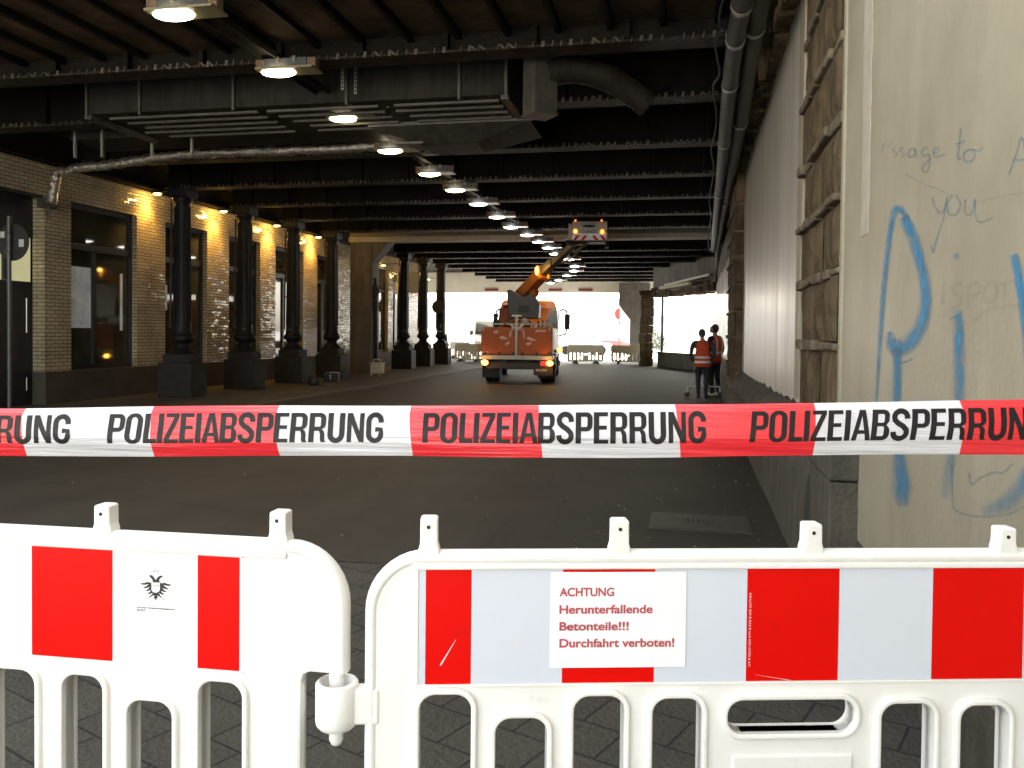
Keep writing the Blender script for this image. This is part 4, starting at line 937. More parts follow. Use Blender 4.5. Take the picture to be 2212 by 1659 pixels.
p = on_plane(678, 832, (0, 0, 0.07), (0, 0, 1))
bg_ = thing('dark_bag', 'slumped black bag with a strap on the pavement beside the third column', 'bag', p)
b = MB(); b.ball((0, 0, 0.11), 0.17, 0.12, 0.15); b.ball((-0.05, 0, 0.2), 0.1, 0.09, 0.08); b.build('sack', M['chassis'], bg_)
b = MB(); b.tube(smooth([(0.08, -0.05, 0.2), (0.17, -0.06, 0.16), (0.18, -0.07, 0.03), (0.3, -0.06, 0.01)], 5), 0.012, 6); b.build('strap', M['rubber'], bg_)

# cover plate set in the asphalt
cp = thing('access_cover', 'rectangular cast iron access cover in the asphalt near the right wall', 'cover', (0.16, 6.95, 0.0))
b = MB(); b.box(-0.40, 0.40, -0.30, 0.30, 0.0, 0.008); b.build('frame', M['cover'], cp)
b = MB(); b.box(-0.36, 0.36, -0.26, 0.26, 0.008, 0.014); b.build('lid', M['cover'], cp)
b = MB(); b.box(-0.13, -0.12, -0.03, 0.03, .014, .02)
for k in range(6): b.box(-0.10 + k * 0.04, -0.08 + k * 0.04, -0.03, 0.03, 0.014, 0.021)
b.build('grip_slots', M['rubber'], cp)

# litter scraps
b = MB()
for i in range(300):
    u = random.random()
    if u < 0.55: x = random.uniform(-1.4, 0.7); y = 5.4 + random.random() ** 1.6 * 10
    else: x = random.uniform(-10.5, 0.6); y = random.uniform(5.3, 24)
    s = random.uniform(0.004, 0.014) * (1.6 if random.random() < 0.08 else 1)
    a = random.random() * 6.28; e = [Vector((math.cos(a + k * 1.57 + random.uniform(-.4, .4)), math.sin(a + k * 1.57), 0)) * s for k in range(4)]
    z0 = 0.004 if x > -8.2 else 0.077
    b.add([Vector((x, y, z0 + random.uniform(0, s * 0.5))) + q for q in e] + [Vector((x, y, z0 + s * 0.8))], [(0, 1, 4), (1, 2, 4), (2, 3, 4), (3, 0, 4)])
tag(b.build('litter', M['litter'], fixn=False), 'small pale scraps and grit scattered over the dark asphalt', 'litter', kind='stuff')

# ================================================================== AERIAL LIFT TRUCK
TY = rad(6.5)
tk_p = (gnd(1046, 829) + gnd(1201, 830)) / 2; tk_p.z = 0; tk_p.x -= 0.10; TS = 0.94
tk = thing('aerial_lift_truck', 'orange lift truck seen from behind with its boom raised to the ceiling', 'truck', tk_p, TY); tk.scale = (TS, 1, 1)
def T(mb, name, m, par=None, bev=0.0): return mb.build(name, m, par or tk, bevel=bev)
# chassis and wheels
b = MB(); b.box(-0.45, -0.33, -0.1, 6.6, 0.62, 0.86); b.box(0.33, 0.45, -0.1, 6.6, 0.62, 0.86); b.box(-0.95, 0.95, -0.25, -0.1, 0.46, 0.66); b.box(-0.5, 0.5, 0.4, 0.9, 0.42, 0.62); b.box(-0.85, 0.85, 4.6, 4.8, 0.4, 0.6)
b.box(-0.9, 0.9, 0.2, 0.25, 0.6, 0.86)
T(b, 'chassis', M['chassis'], bev=0.01)
b = MB(); b.box(-0.32, 0.32, -0.262, -0.252, 0.50, 0.61); T(b, 'rear_panel', M['chassis'])
def wheel(x, y, w=0.30, r=0.47):
    b = MB(); b.lathe([(r - 0.05, -w / 2), (r, -w / 2 + 0.04), (r, w / 2 - 0.04), (r - 0.05, w / 2)], (x, y, r), 28, 'x'); wo = T(b, 'wheel', M['rubber'])
    b = MB(); s = 1 if x > 0 else -1; b.lathe([(0.27, w / 2 * s - 0.02 * s), (0.25, w / 2 * s + 0.005 * s), (0.12, w / 2 * s + 0.005 * s), (0.1, w / 2 * s + 0.05 * s), (0.02, w / 2 * s + 0.05 * s)], (x, y, r), 20, 'x'); T(b, 'rim', M['alu'], wo)
for (x, w) in ((-0.92, 0.5), (0.92, 0.5)): wheel(x, 1.3, w)
for x in (-1.0, 1.0): wheel(x, 5.4)
for s in (-1, 1):
    b = MB(); b.box(s * 0.92 - 0.28, s * 0.92 + 0.28, 0.62, 0.65, 0.15, 0.62); T(b, 'mud_flap', M['rubber'])
    b = MB()
    for k in range(7):
        a = rad(20 + k * 23); b.box(s * 0.92 - 0.28, s * 0.92 + 0.28, 1.3 - 0.56 * math.cos(a) - 0.12, 1.3 - 0.56 * math.cos(a) + 0.12, 0.47 + 0.52 * math.sin(a), 0.5 + 0.52 * math.sin(a))
    T(b, 'mudguard', M['chassis'])
# body
b = MB(); b.box(-1.15, 1.15, -0.3, 4.0, 0.74, 0.87); T(b, 'platform_sill', M['alu'], bev=0.01)
b = MB(); b.box(-1.12, 1.12, -0.22, 3.9, 0.872, 1.70); bo = T(b, 'body', M['orange_paint'], bev=0.02)
for (x0, x1) in ((-1.135, -0.07), (0.05, 1.115)):
    b = MB(); b.box(x0, x1, -0.262, -0.222, 0.89, 1.69); T(b, 'tailboard', M['orange_paint'], bev=0.012)
b = MB(); b.box(-0.055, 0.035, -0.30, -0.2, 0.88, 2.02); T(b, 'post', M['alu'], bev=0.008)
b = MB(); b.box(-0.16, 0.14, -0.31, -0.19, 2.02, 2.07); T(b, 'boom_cradle', M['board_white'], bev=0.01)
for s in (-1, 1):
    b = MB(); b.bar((s * 0.005, -0.25, 1.62), (s * 0.2, -0.25, 1.8), 0.05); T(b, 'brace', M['board_white'])
b = MB(); b.box(-0.78, 1.1, -0.24, -0.18, 1.78, 1.82); b.box(-0.78, -0.74, -0.24, -0.2, 1.70, 1.8); b.box(1.06, 1.1, -0.24, -0.2, 1.70, 1.8); T(b, 'guard_rail', M['alu'])
for (x_, z_) in ((-1.05, 0.9), (-0.6, 0.9), (-0.15, 0.9), (0.14, 0.9), (0.6, 0.9), (1.0, 0.9)):
    b = MB(); b.box(x_, x_ + 0.09, -0.285, -0.262, z_ - 0.05, z_ + 0.06); T(b, 'tailboard_hinge', M['chassis'])
for x_ in (-1.1, -0.16, 0.12, 1.02):
    b = MB(); b.box(x_, x_ + 0.05, -0.29, -0.262, 1.60, 1.72); T(b, 'latch', M['alu'])
b = MB(); b.tube(smooth([(-0.7, -0.2, 1.72), (-0.5, -0.22, 1.86), (-0.3, -0.2, 1.75), (-0.25, 0.4, 1.9), (-0.1, 1.3, 2.05)], 6), 0.02, 8); T(b, 'hose', M['rubber'])
for k_ in range(4):
    b = MB(); b.box(0.42 + k_ * 0.13, 0.47 + k_ * 0.13, -0.1, 0.0, 1.70, 1.80 + 0.03 * (k_ % 2)); T(b, 'control_lever', M['alu'])
b = MB()
for (cx_, cz_, rx, rz, rt) in ((-0.66, 1.56, .10, .05, .5), (-0.42, 1.38, .13, .05, -.3), (-0.30, 1.22, .07, .06, .6), (0.45, 1.36, .14, .06, -.6), (0.38, 1.22, .09, .05, .4), (0.75, 1.60, .2, .04, .1), (-0.2, 1.5, .03, .12, .4), (0.22, 1.5, .03, .14, -.4)):
    pts_ = [(cx_ + rx * math.cos(a) * (1 + random.uniform(-.25, .25)), cz_ + rz * math.sin(a + rt) * (1 + random.uniform(-.25, .25))) for a in [k * 0.5236 for k in range(12)]]
    b.prism(pts_, 'y', -0.2655, -0.2625)
T(b, 'faded_patches', M['faded'])
b = MB(); b.box(-1.12, -0.9, -0.267, -0.263, 0.93, 0.98); T(b, 'type_plate', M['alu'])
for (q0_, q1_) in ((-0.15, 0.5), (0.9, 2.2), (2.3, 3.8)):
    b = MB(); b.box(1.122, 1.14, q0_, q1_, 0.9, 1.68); T(b, 'side_locker', M['alu'], bev=0.01)
for s in (-1, 1):
    b = MB(); b.box(s * 1.02 - 0.13 - 0.14 * s, s * 1.02 + 0.13, -0.34, -0.27, 0.56, 0.72); lo_ = T(b, 'tail_light', M['tail_red'], bev=0.01)
    b = MB(); b.ball((s * 1.03 + 0.03, -0.345, 0.645), 0.115, 0.035, 0.085); T(b, 'indicator', M['amber_core'], lo_)
    ld = bpy.data.lights.new('indicator_glow', 'POINT'); ld.energy = 1.4; ld.color = (1, 0.4, 0.05); ld.shadow_soft_size = 0.06
    q = bpy.data.objects.new('indicator_glow', ld); COL.objects.link(q); q.parent = tk; q.location = (s * 1.03, -0.46, 0.64)
vs_, fs_ = fit_text('MAN', 0.33, 0.075, 0.012)
b = MB(); b.add([(0.62 + x, -0.266, 0.40 + z) for x, z in vs_], fs_); b2 = MB(); b2.box(0.55, 1.15, -0.264, -0.2, 0.28, 0.54); fl_ = T(b2, 'rear_flap', M['rubber']); T(b, 'lettering', M['alu'], fl_)
# cab
b = MB()
cabp = [(-1.14, 0.75), (1.14, 0.75), (1.14, 1.95), (1.10, 2.25), (1.0, 2.62), (0.9, 2.68), (-0.9, 2.68), (-1.0, 2.62), (-1.10, 2.25), (-1.14, 1.95)]
b.prism(cabp, 'y', 4.5, 6.5); cb_ = T(b, 'cab', M['orange_cab_lit'], bev=0.06)
b = MB(); b.prism([(0.62, 1.82), (1.12, 1.82), (1.08, 2.34), (0.98, 2.36), (0.82, 2.25)], 'y', 4.47, 4.497); T(b, 'rear_window', M['glass_dark'], cb_)
b = MB(); b.prism([(-1.12, 1.82), (-0.62, 1.82), (-0.82, 2.25), (-0.98, 2.36), (-1.08, 2.34)], 'y', 4.47, 4.497); T(b, 'rear_window', M['glass_dark'], cb_)
b = MB(); b.box(1.12, 1.146, 4.9, 5.9, 1.72, 2.35); T(b, 'side_window', M['glass_dark'], cb_)
b = MB(); b.box(-0.45, 0.5, 4.46, 4.498, 1.6, 2.3); b.box(-0.9, 0.9, 4.45, 4.498, 2.4, 2.43); T(b, 'back_panel_rib', M['orange_cab_lit'], cb_, 0.01)
for s in (-1, 1):
    b = MB(); b.tube(smooth([(s * 1.12, 6.2, 2.35), (s * 1.25, 6.25, 2.42), (s * 1.4, 6.28, 2.36), (s * 1.42, 6.28, 2.2)], 4), 0.03, 8); b.tube([(s * 1.13, 6.2, 1.45), (s * 1.36, 6.27, 1.5), (s * 1.42, 6.28, 1.7)], 0.025, 8); mo = T(b, 'mirror_arm', M['chassis'])
    b = MB(); b.box(s * 1.43 - 0.10, s * 1.43 + 0.10, 6.22, 6.34, 1.68, 2.25); T(b, 'mirror', M['chassis'], mo, 0.03)
b = MB(); b.box(-0.95, 0.95, 4.05, 4.4, 0.9, 1.75); T(b, 'equipment_deck', M['chassis'], bev=0.02)
b = MB(); b.ball((1.22, 4.3, 0.95), 0.09, 0.09, 0.11); lo_ = T(b, 'side_beacon', M['amber_core'])
# turret
b = MB(); b.lathe([(0.45, 1.70), (0.45, 1.78), (0.36, 1.80), (0.36, 1.95)], (-0.05, 2.2, 0), 24); T(b, 'turntable', M['orange_paint'])
b = MB(); b.prism([(-0.45, 2.0), (0.58, 2.0), (0.60, 2.45), (0.36, 2.80), (0.05, 2.68), (-0.38, 2.92), (-0.50, 2.90), (-0.50, 2.6)], 'y', 1.5, 2.6); T(b, 'turret', M['machine_grey'], bev=0.03)
b = MB(); b.box(-0.85, -0.2, 2.2, 3.3, 1.72, 2.35); b.box(-0.75, -0.2, 2.3, 3.4, 2.35, 2.45); T(b, 'power_pack', M['orange_paint'], bev=0.05)
b = MB(); b.box(-0.1, 0.25, 1.47, 1.5, 2.2, 2.42); T(b, 'control_panel', M['chassis'], bev=0.01)
b = MB(); b.ball((0.2, 0.3, 1.86), 0.12, 0.1, 0.13); T(b, 'lamp_globe', M['alu'])
for s in (-1, 1):
    b = MB(); b.tube([(s * 0.7, -0.1, 1.72), (s * 0.66, -0.1, 1.9)], 0.03, 8); b.tube([(s * 0.7 + 0.1, -0.1, 1.72), (s * 0.7 + 0.12, -0.1, 1.92)], 0.025, 8); T(b, 'hose_coil', M['chassis'])
# boom: from the turret up towards the basket
Minv = Matrix.Translation(tk_p) @ Matrix.Rotation(TY, 4, 'Z') @ Matrix.Diagonal((TS, 1, 1, 1)); Minv.invert()
def tl(px, py, y): return Minv @ on_y(px, py, y)
A = tl(1118, 648, 26.8); Bp = tl(1172, 590, 25.6); Cp = tl(1196, 566, 25.0); Dp = tl(1240, 528, 24.2)
def taper(b, p, q, w0, w1):
    d = (q - p).normalized(); a = d.cross(Vector((0, 0, 1))).normalized(); c = a.cross(d)
    vs = [p + a * i * w0 / 2 + c * j * w0 / 2 for i, j in ((-1, -1), (1, -1), (1, 1), (-1, 1))] + [q + a * i * w1 / 2 + c * j * w1 / 2 for i, j in ((-1, -1), (1, -1), (1, 1), (-1, 1))]
    b.add(vs, [(3, 2, 1, 0), (4, 5, 6, 7), (0, 1, 5, 4), (1, 2, 6, 5), (2, 3, 7, 6), (3, 0, 4, 7)])
b = MB(); taper(b, A, Bp, 0.40, 0.36); bm_ = T(b, 'boom', M['boom_paint'], bev=0.04)
e = (Bp - A).normalized(); b = MB(); taper(b, Bp - e * 0.06, Bp + e * 0.10, 0.46, 0.46); T(b, 'boom_collar', M['orange_cab_lit'], bm_, 0.03)
b = MB(); taper(b, Bp + e * 0.1, Cp, 0.28, 0.26); taper(b, Cp - e * .3, Dp, 0.2, 0.18); T(b, 'inner_boom', M['boom_dark'], bm_, 0.02)
b = MB(); a1 = (A + Bp) / 2 + Vector((0.16, -0.1, -0.2)); b.ball(a1, 0.17, 0.14, 0.16); T(b, 'slewing_motor', M['boom_paint'], bm_)
q1 = Bp + Vector((-0.17, -0.26, 0.05)); b = MB(); b.ball(q1, 0.07, 0.05, 0.14); T(b, 'beacon', M['amber_core'], bm_)
q2 = Bp + Vector((0.2, -0.22, -0.12)); b = MB(); b.ball(q2, 0.04, 0.04, 0.07); T(b, 'beacon', M['amber'], bm_)
ld = bpy.data.lights.new('beacon_glow', 'POINT'); ld.energy = 0.9; ld.color = (1, 0.5, 0.1); ld.shadow_soft_size = 0.07
q = bpy.data.objects.new('beacon_glow', ld); COL.objects.link(q); q.parent = tk; q.location = q1 + Vector((-0.1, -0.15, 0.1))
# basket
by = 23.6
def bl(px, py): return Minv @ on_y(px, py, by)
P0 = bl(1236, 520); P1 = bl(1312, 477); w0 = P0.x; w1 = P1.x; z0 = P0.z; z1 = P1.z; yb = P0.y
bk = None
b = MB(); b.box(w0, w1, yb, yb + 0.7, z0 + 0.22, z1); bk = T(b, 'basket', M['basket'], bev=0.015)
b = MB(); b.box(w0 - 0.12, w0 - 0.01, yb + 0.1, yb + 0.8, z0 + 0.0, z1 - 0.05); T(b, 'basket_side', M['basket'], bk, 0.01)
b = MB(); b.box(w0 - 0.05, w1 + 0.05, yb + 0.02, yb + 0.75, z0 - 0.03, z0 + 0.01); b.box(w0 - 0.2, w0 + 0.05, yb + .05, yb + .7, z0 - 0.06, z0 + 0.02); b.box(w1 - 0.05, w1 + 0.07, yb + 0.1, yb + 0.4, z0 - 0.18, z0 + 0.0); T(b, 'floor_frame', M['galv_dark'], bk)
st = MB(); sw = w1 - w0; zs0, zs1 = z0 + 0.015, z0 + 0.15
st.mi = 0; st.box(w0 + 0.0, w1, yb - 0.03, yb - 0.012, zs0, zs1); st.mi = 1
mid = (w0 + w1) / 2
for s in (-1, 1):
    for k in (0.1, 0.32):
        x = mid + s * sw * (k - 0.04); dx = s * 0.11
        st.prism([(x, zs1 - .001), (x + s * 0.1, zs1 - .001), (x + s * 0.1 + dx, zs0 + .001), (x + dx, zs0 + .001)] if abs(x + s * 0.1 + dx - mid) < sw / 2 else [(x, zs1 - .001), (x + s * 0.09, zs1 - .001), (mid + s * sw / 2, zs0 + 0.03), (mid + s * sw / 2, zs0 + .001), (x + dx, zs0 + .001)], 'y', -0.034 + yb, -0.031 + yb)
st.build('warning_stripes', [M['film_white_l'], M['film_red']], bk)
for px in (1243, 1301):
    p = bl(px, 500); b = MB(); b.lathe([(0.075, 0.0), (0.075, -0.03), (0.06, -0.05)], (p.x, yb - 0.01, p.z), 18, 'y'); lr = T(b, 'indicator', M['amber'], bk)
    b = MB(); b.ball((p.x, yb - 0.05, p.z), 0.05, 0.02, 0.05); T(b, 'bulb', M['amber_core'], lr)
p0, p1 = bl(1255, 505), bl(1290, 494); b = MB(); b.box(p0.x, p1.x, yb - 0.015, yb - 0.002, p0.z, p1.z); pl_ = T(b, 'number_plate', M['plate'], bk)
vs_, fs_ = fit_text('FZ UB 8029', (p1.x - p0.x) * 0.88, (p1.z - p0.z) * 0.68, 0.02); b = MB(); b.add([(p0.x + (p1.x - p0.x) * 0.06 + x, yb - 0.0165, p0.z + (p1.z - p0.z) * 0.16 + z) for x, z in vs_], fs_); T(b, 'characters', M['black_print'], pl_)
p = bl(1272, 488); b = MB(); b.ball((p.x, yb - 0.02, p.z), 0.2, 0.03, 0.035); T(b, 'plate_lamp', M['rubber'], bk)
b = MB(); b.bar(Dp, Vector((mid - 0.2, yb + 0.3, z0 - 0.03)), 0.09); b.bar(Dp + Vector((0, 0, -0.25)), Vector((mid - 0.05, yb + 0.3, z0 - 0.03)), 0.07); b.tube(smooth([tuple(Cp), tuple(Cp + Vector((0.2, 0, -0.05))), tuple(Dp + Vector((0.05, 0, -0.3))), (mid - .1, yb + .3, z0)], 5), 0.03, 8); T(b, 'basket_mount', M['boom_dark'], bk)
for px in (1243, 1300):
    p = bl(px, 474); b = MB(); b.box(p.x - .03, p.x + .03, yb, yb + .04, z1, z1 + .05); T(b, 'rail_marker', M['amber'], bk)

# ================================================================== PEOPLE
def remesh_body(name, b, mats, pick, parent, vox=0.013):
    o = b.build(name, mats, parent)
    r = o.modifiers.new('r', 'REMESH'); r.mode = 'VOXEL'; r.voxel_size = vox; r.use_smooth_shade = True
    s = o.modifiers.new('s', 'SMOOTH'); s.factor = 0.5; s.iterations = 4
    dg = bpy.context.evaluated_depsgraph_get(); dg.update()
    me = bpy.data.meshes.new_from_object(o.evaluated_get(dg)); o.modifiers.clear(); o.data = me
    me.materials.clear()
    for m in mats: me.materials.append(m)
    for p in me.polygons: p.material_index = pick(p.center); p.use_smooth = True
    return o
def limb(b, pts, rs): 
    sp = smooth([tuple(p) + (r,) for p, r in zip(pts, rs)], 5); b.tube([q[:3] for q in sp], [q[3] for q in sp], 12)
    for p, r in zip(pts, rs): b.ball(p, r * 0.98, n=10, m=7)
def torso(b, rings, n=18):
    vs = []; fs = []
    for (z, rx, ry, cx_, cy_) in rings:
        for k in range(n):
            a = 2 * math.pi * k / n; vs.append((cx_ + rx * math.cos(a), cy_ + ry * math.sin(a), z))
    for i in range(len(rings) - 1):
        for k in range(n): fs.append((i * n + k, i * n + (k + 1) % n, (i + 1) * n + (k + 1) % n, (i + 1) * n + k))
    b.add(vs, fs, True); b.add(vs[:n], [list(range(n))[::-1]]); b.add(vs[-n:], [list(range(n))])
def hand(b, w, d, side):
    # palm and five tapering fingers, curled
    w = Vector(w); d = Vector(d).normalized(); s = d.cross(Vector((0, 1, 0))).normalized() * side; f = d.cross(s)
    limb(b, [w, w + d * 0.05, w + d * 0.09], [0.026, 0.034, 0.03])
    for k, l in enumerate((0.062, 0.072, 0.068, 0.052)):
        r0 = w + d * 0.085 + s * (0.024 - k * 0.016); limb(b, [r0, r0 + d * l * 0.6 + f * 0.008, r0 + d * l + f * 0.03], [0.011, 0.010, 0.008])
    r0 = w + d * 0.03 + s * 0.026; limb(b, [r0, r0 + d * 0.03 + s * 0.02, r0 + d * 0.065 + s * 0.022 + f * 0.01], [0.013, 0.012, 0.009])
def person(label, loc, rz, H, skin, sleeve, pants, shoe, hair, armsL, armsR, legsL, legsR, head_dir, head_off, cuff, group=None):
    k = H / 1.75
    t = thing('person', label, 'person', loc, rz, group)
    b = MB()
    torso(b, [(0.84, .145, .10, 0, 0), (0.95, .172, .118, 0, -.005), (1.06, .155, .105, 0, 0), (1.2, .165, .11, 0, 0), (1.33, .185, .115, 0, 0), (1.42, .165, .09, 0, 0), (1.47, .09, .07, 0, 0.0), (1.5, .056, .056, 0, 0.01)])
    hx, hy = head_off; hc = Vector((hx, hy + 0.01, 1.635))
    limb(b, [(0, 0, 1.45), (hx * 0.5, hy * 0.4, 1.52), (hx, hy, 1.58)], [0.058, 0.054, 0.052])
    hd = Vector(head_dir).normalized(); rt = hd.cross(Vector((0, 0, 1))).normalized(); up = rt.cross(hd)
    def hp(r, f, u): return hc + rt * r + hd * f + up * u
    for (r, f, u, q) in ((0, -.015, .025, .088), (0, .0, .045, .083), (0, .035, .0, .072), (0, .045, -.055, .052), (0, .06, -.085, .034), (0, .03, -.07, .05)): b.ball(hp(r, f, u), q)
    limb(b, [hp(0, .098, .02), hp(0, .118, -.012), hp(0, .105, -.022)], [.012, .017, .014])
    limb(b, [hp(-.022, .092, -.052), hp(.022, .092, -.052)], [.011, .011])
    for s in (-1, 1):
        b.ball(hp(s * .083, -.005, -.005), .013, .018, .03)
        b.ball(hp(s * .03, .088, .03), .013)
    for pts_, s in ((armsL, -1), (armsR, 1)):
        limb(b, [(s * 0.10, 0, 1.40)] + pts_[:3], [.075, .062, .048, .034])
        hand(b, pts_[2], Vector(pts_[2]) - Vector(pts_[1]), s)
    for pts_ in (legsL, legsR):
        limb(b, pts_[:3], [.098, .066, .048]); limb(b, [pts_[2], pts_[3]], [.05, .046]); 
        limb(b, [pts_[0], (Vector(pts_[0]) + Vector(pts_[1])) / 2], [.10, .085])
    b2 = MB(); b2.v = [p * k for p in b.v]; b2.f = b.f; b2.m = b.m; b2.sm = b.sm; b2.cover = b.cover
    hands = [Vector(armsL[2]) * k, Vector(armsR[2]) * k]
    def pick(c):
        if c.z > 1.47 * k: return 0
        for h, a in zip(hands, (armsL, armsR)):
            d = (Vector(a[2]) - Vector(a[1])).normalized()
            if (c - h).dot(d) > -0.02 and (c - h).length < 0.24: return 0
            if cuff and (c - Vector(a[1]) * k).dot(d) > 0.0 and abs(c.x) > 0.17 * k and c.z < 1.3 * k and (c - h).length < 0.3: return 0
        if c.z < 0.93 * k and abs(c.x) < 0.235 * k: return 2
        return 1
    body = remesh_body('body', b2, [skin, sleeve, pants], pick, t)
    b = MB()
    for (r, f, u, q) in ((0, -.022, .032, .092), (0, -.008, .058, .086), (0, -.04, .0, .078)): b.ball(hp(r, f, u) * k, q * k)
    ho = remesh_body('hair', b, [hair], lambda c: 0, t, 0.012)
    for pts_ in (legsL, legsR):
        a = Vector(pts_[3]) * k; d = Vector((pts_[4][0] - pts_[3][0], pts_[4][1] - pts_[3][1], 0)).normalized()
        b = MB(); limb(b, [a - d * 0.03 + Vector((0, 0, -a.z + .05)), a + d * 0.08 + Vector((0, 0, -a.z + .045)), a + d * 0.19 + Vector((0, 0, -a.z + .034))], [.048, .046, .033]); b.box(a.x - .04, a.x + .04, a.y - .04, a.y + .04, 0.004, a.z)
        remesh_body('shoe', b, [shoe], lambda c: 0, t, 0.012)
    return t, k
def vest(t, k, side_open=True):
    b = MB(); n = 28; rings = [(0.80, .195, .140), (0.95, .192, .138), (1.10, .182, .130), (1.22, .186, .132), (1.34, .194, .132), (1.42, .176, .112), (1.475, .10, .09)]
    vs = []; fs = []
    for (z, rx, ry) in rings:
        for q in range(n):
            a = 2 * math.pi * q / n; w = 1 + 0.018 * math.sin(a * 5 + z * 9); vs.append((rx * math.cos(a) * w * k, ry * math.sin(a) * w * k, z * k))
    for i in range(len(rings) - 1):
        for q in range(n):
            a = 2 * math.pi * (q + .5) / n
            if 3 <= i <= 4 and abs(math.sin(a)) < 0.34: continue      # armholes
            fs.append((i * n + q, i * n + (q + 1) % n, (i + 1) * n + (q + 1) % n, (i + 1) * n + q))
    b.add(vs, fs, True); o = b.build('vest', M['vest'], t)
    so_ = o.modifiers.new('thick', 'SOLIDIFY'); so_.thickness = 0.008
    def ring(z, h, name='reflective_band'):
        c = MB(); v2 = []; f2 = []
        for zz in (z, z + h):
            import bisect
            for i in range(len(rings) - 1):
                if rings[i][0] <= zz <= rings[i + 1][0]:
                    u = (zz - rings[i][0]) / (rings[i + 1][0] - rings[i][0]); rx = rings[i][1] * (1 - u) + rings[i + 1][1] * u; ry = rings[i][2] * (1 - u) + rings[i + 1][2] * u
            for q in range(n):
                a = 2 * math.pi * q / n; w = 1 + 0.018 * math.sin(a * 5 + zz * 9); v2.append(((rx + .006) * math.cos(a) * w * k, (ry + .006) * math.sin(a) * w * k, zz * k))
        for q in range(n): f2.append((q, (q + 1) % n, n + (q + 1) % n, n + q))
        c.add(v2, f2, True); c.build(name, M['reflect_band'], o)
    return o, ring
pA_ = gnd(1516, 860); pA_.z = 0
t, k = person('person seen from behind in an orange vest with two white bands and dark jeans', pA_, rad(-4), 1.66, M['skin'], M['sleeve_grey'], M['jeans'], M['shoe_dark'], M['hair_grey'],
      [(-.225, 0, 1.38), (-.285, -.01, 1.10), (-.235, .14, .93)], [(.225, 0, 1.38), (.29, .0, 1.12), (.21, .16, .96)],
      [(-.095, 0, .88), (-.10, .02, .48), (-.085, -.01, .10), (-.085, -.01, .07), (-.11, .15, 0)], [(.09, 0, .88), (.105, .02, .48), (.10, -.02, .10), (.10, -.02, .07), (.13, .14, 0)], (-.15, 1, .05), (-.02, .01), False)
v, ring = vest(t, k); ring(0.90, 0.055); ring(1.02, 0.055)
pB_ = gnd(1544, 857); pB_.z = 0
pB_ = pB_ + Vector((0.0, 0.25, 0))
t, k = person('person in black shirt and orange vest with white shoes, head tilted back looking up', pB_, rad(52), 1.80, M['skin'], M['shirt_black'], M['trousers'], M['shoe_white'], M['hair'],
      [(-.22, 0, 1.38), (-.26, .0, 1.10), (-.2, .16, .98)], [(.22, 0, 1.38), (.27, -.02, 1.10), (.22, .14, .98)],
      [(-.09, 0, .88), (-.10, .03, .48), (-.10, .0, .10), (-.10, .0, .07), (-.14, .16, 0)], [(.09, 0, .88), (.10, .0, .48), (.12, -.05, .10), (.12, -.05, .07), (.17, .1, 0)], (0, 1, .55), (0, .03), True)
v, ring = vest(t, k); ring(1.04, 0.055)
for s in (-1, 1):
    b = MB(); q = [(s * .10, -.134, 1.0), (s * .105, -.138, 1.12), (s * .11, -.138, 1.3), (s * .105, -.118, 1.42), (s * .09, -.04, 1.475), (s * .09, .05, 1.47)]
    for i in range(len(q) - 1): b.bar(Vector(q[i]) * k, Vector(q[i + 1]) * k, 0.055, 0.008, up=(0, -1, 0.2))
    b.build('shoulder_band', M['reflect_band'], v)
# measuring wheel frame held beside them
p = gnd(1486, 857); p.z = 0
ct = thing('rolling_frame', 'low white rolling frame with small black wheels and a thin pull rod beside the men', 'trolley', p)
b = MB(); b.tube([(0, 0, 0.26), (0.78, 0.1, 0.26)], 0.018, 8); b.tube([(0, 0, 0.28), (-0.03, 0, 0.10)], 0.03, 8); b.tube([(0.76, 0.1, 0.27), (0.78, 0.1, 0.08)], 0.02, 8); b.build('frame', M['board_white'], ct)
for x, y in ((-0.02, 0), (0.78, 0.1)):
    b = MB(); b.lathe([(0.055, -0.025), (0.065, 0), (0.055, 0.025)], (x, y, 0.065), 16, 'y'); b.build('wheel', M['rubber'], ct)
b = MB(); b.tube([(0.02, 0.0, 0.26), (0.2, 0.06, 0.9)], 0.007, 6); b.build('pull_rod', M['alu'], ct)
# far person
p = gnd(958, 776); p.z = 0
t, k = person('person in a dark jacket standing far off by the last iron column against the light', p, rad(-30), 1.72, M['skin'], M['coat'], M['trousers'], M['shoe_dark'], M['hair'],
      [(-.2, 0, 1.38), (-.24, .0, 1.10), (-.22, .1, .88)], [(.2, 0, 1.38), (.24, .0, 1.10), (.2, .12, .9)],
      [(-.08, 0, .88), (-.09, .02, .48), (-.09, .0, .10), (-.09, .0, .07), (-.1, .16, 0)], [(.08, 0, .88), (.09, .02, .48), (.09, -.02, .10), (.09, -.02, .07), (.1, .14, 0)], (0.3, 1, .0), (0, .01), False)

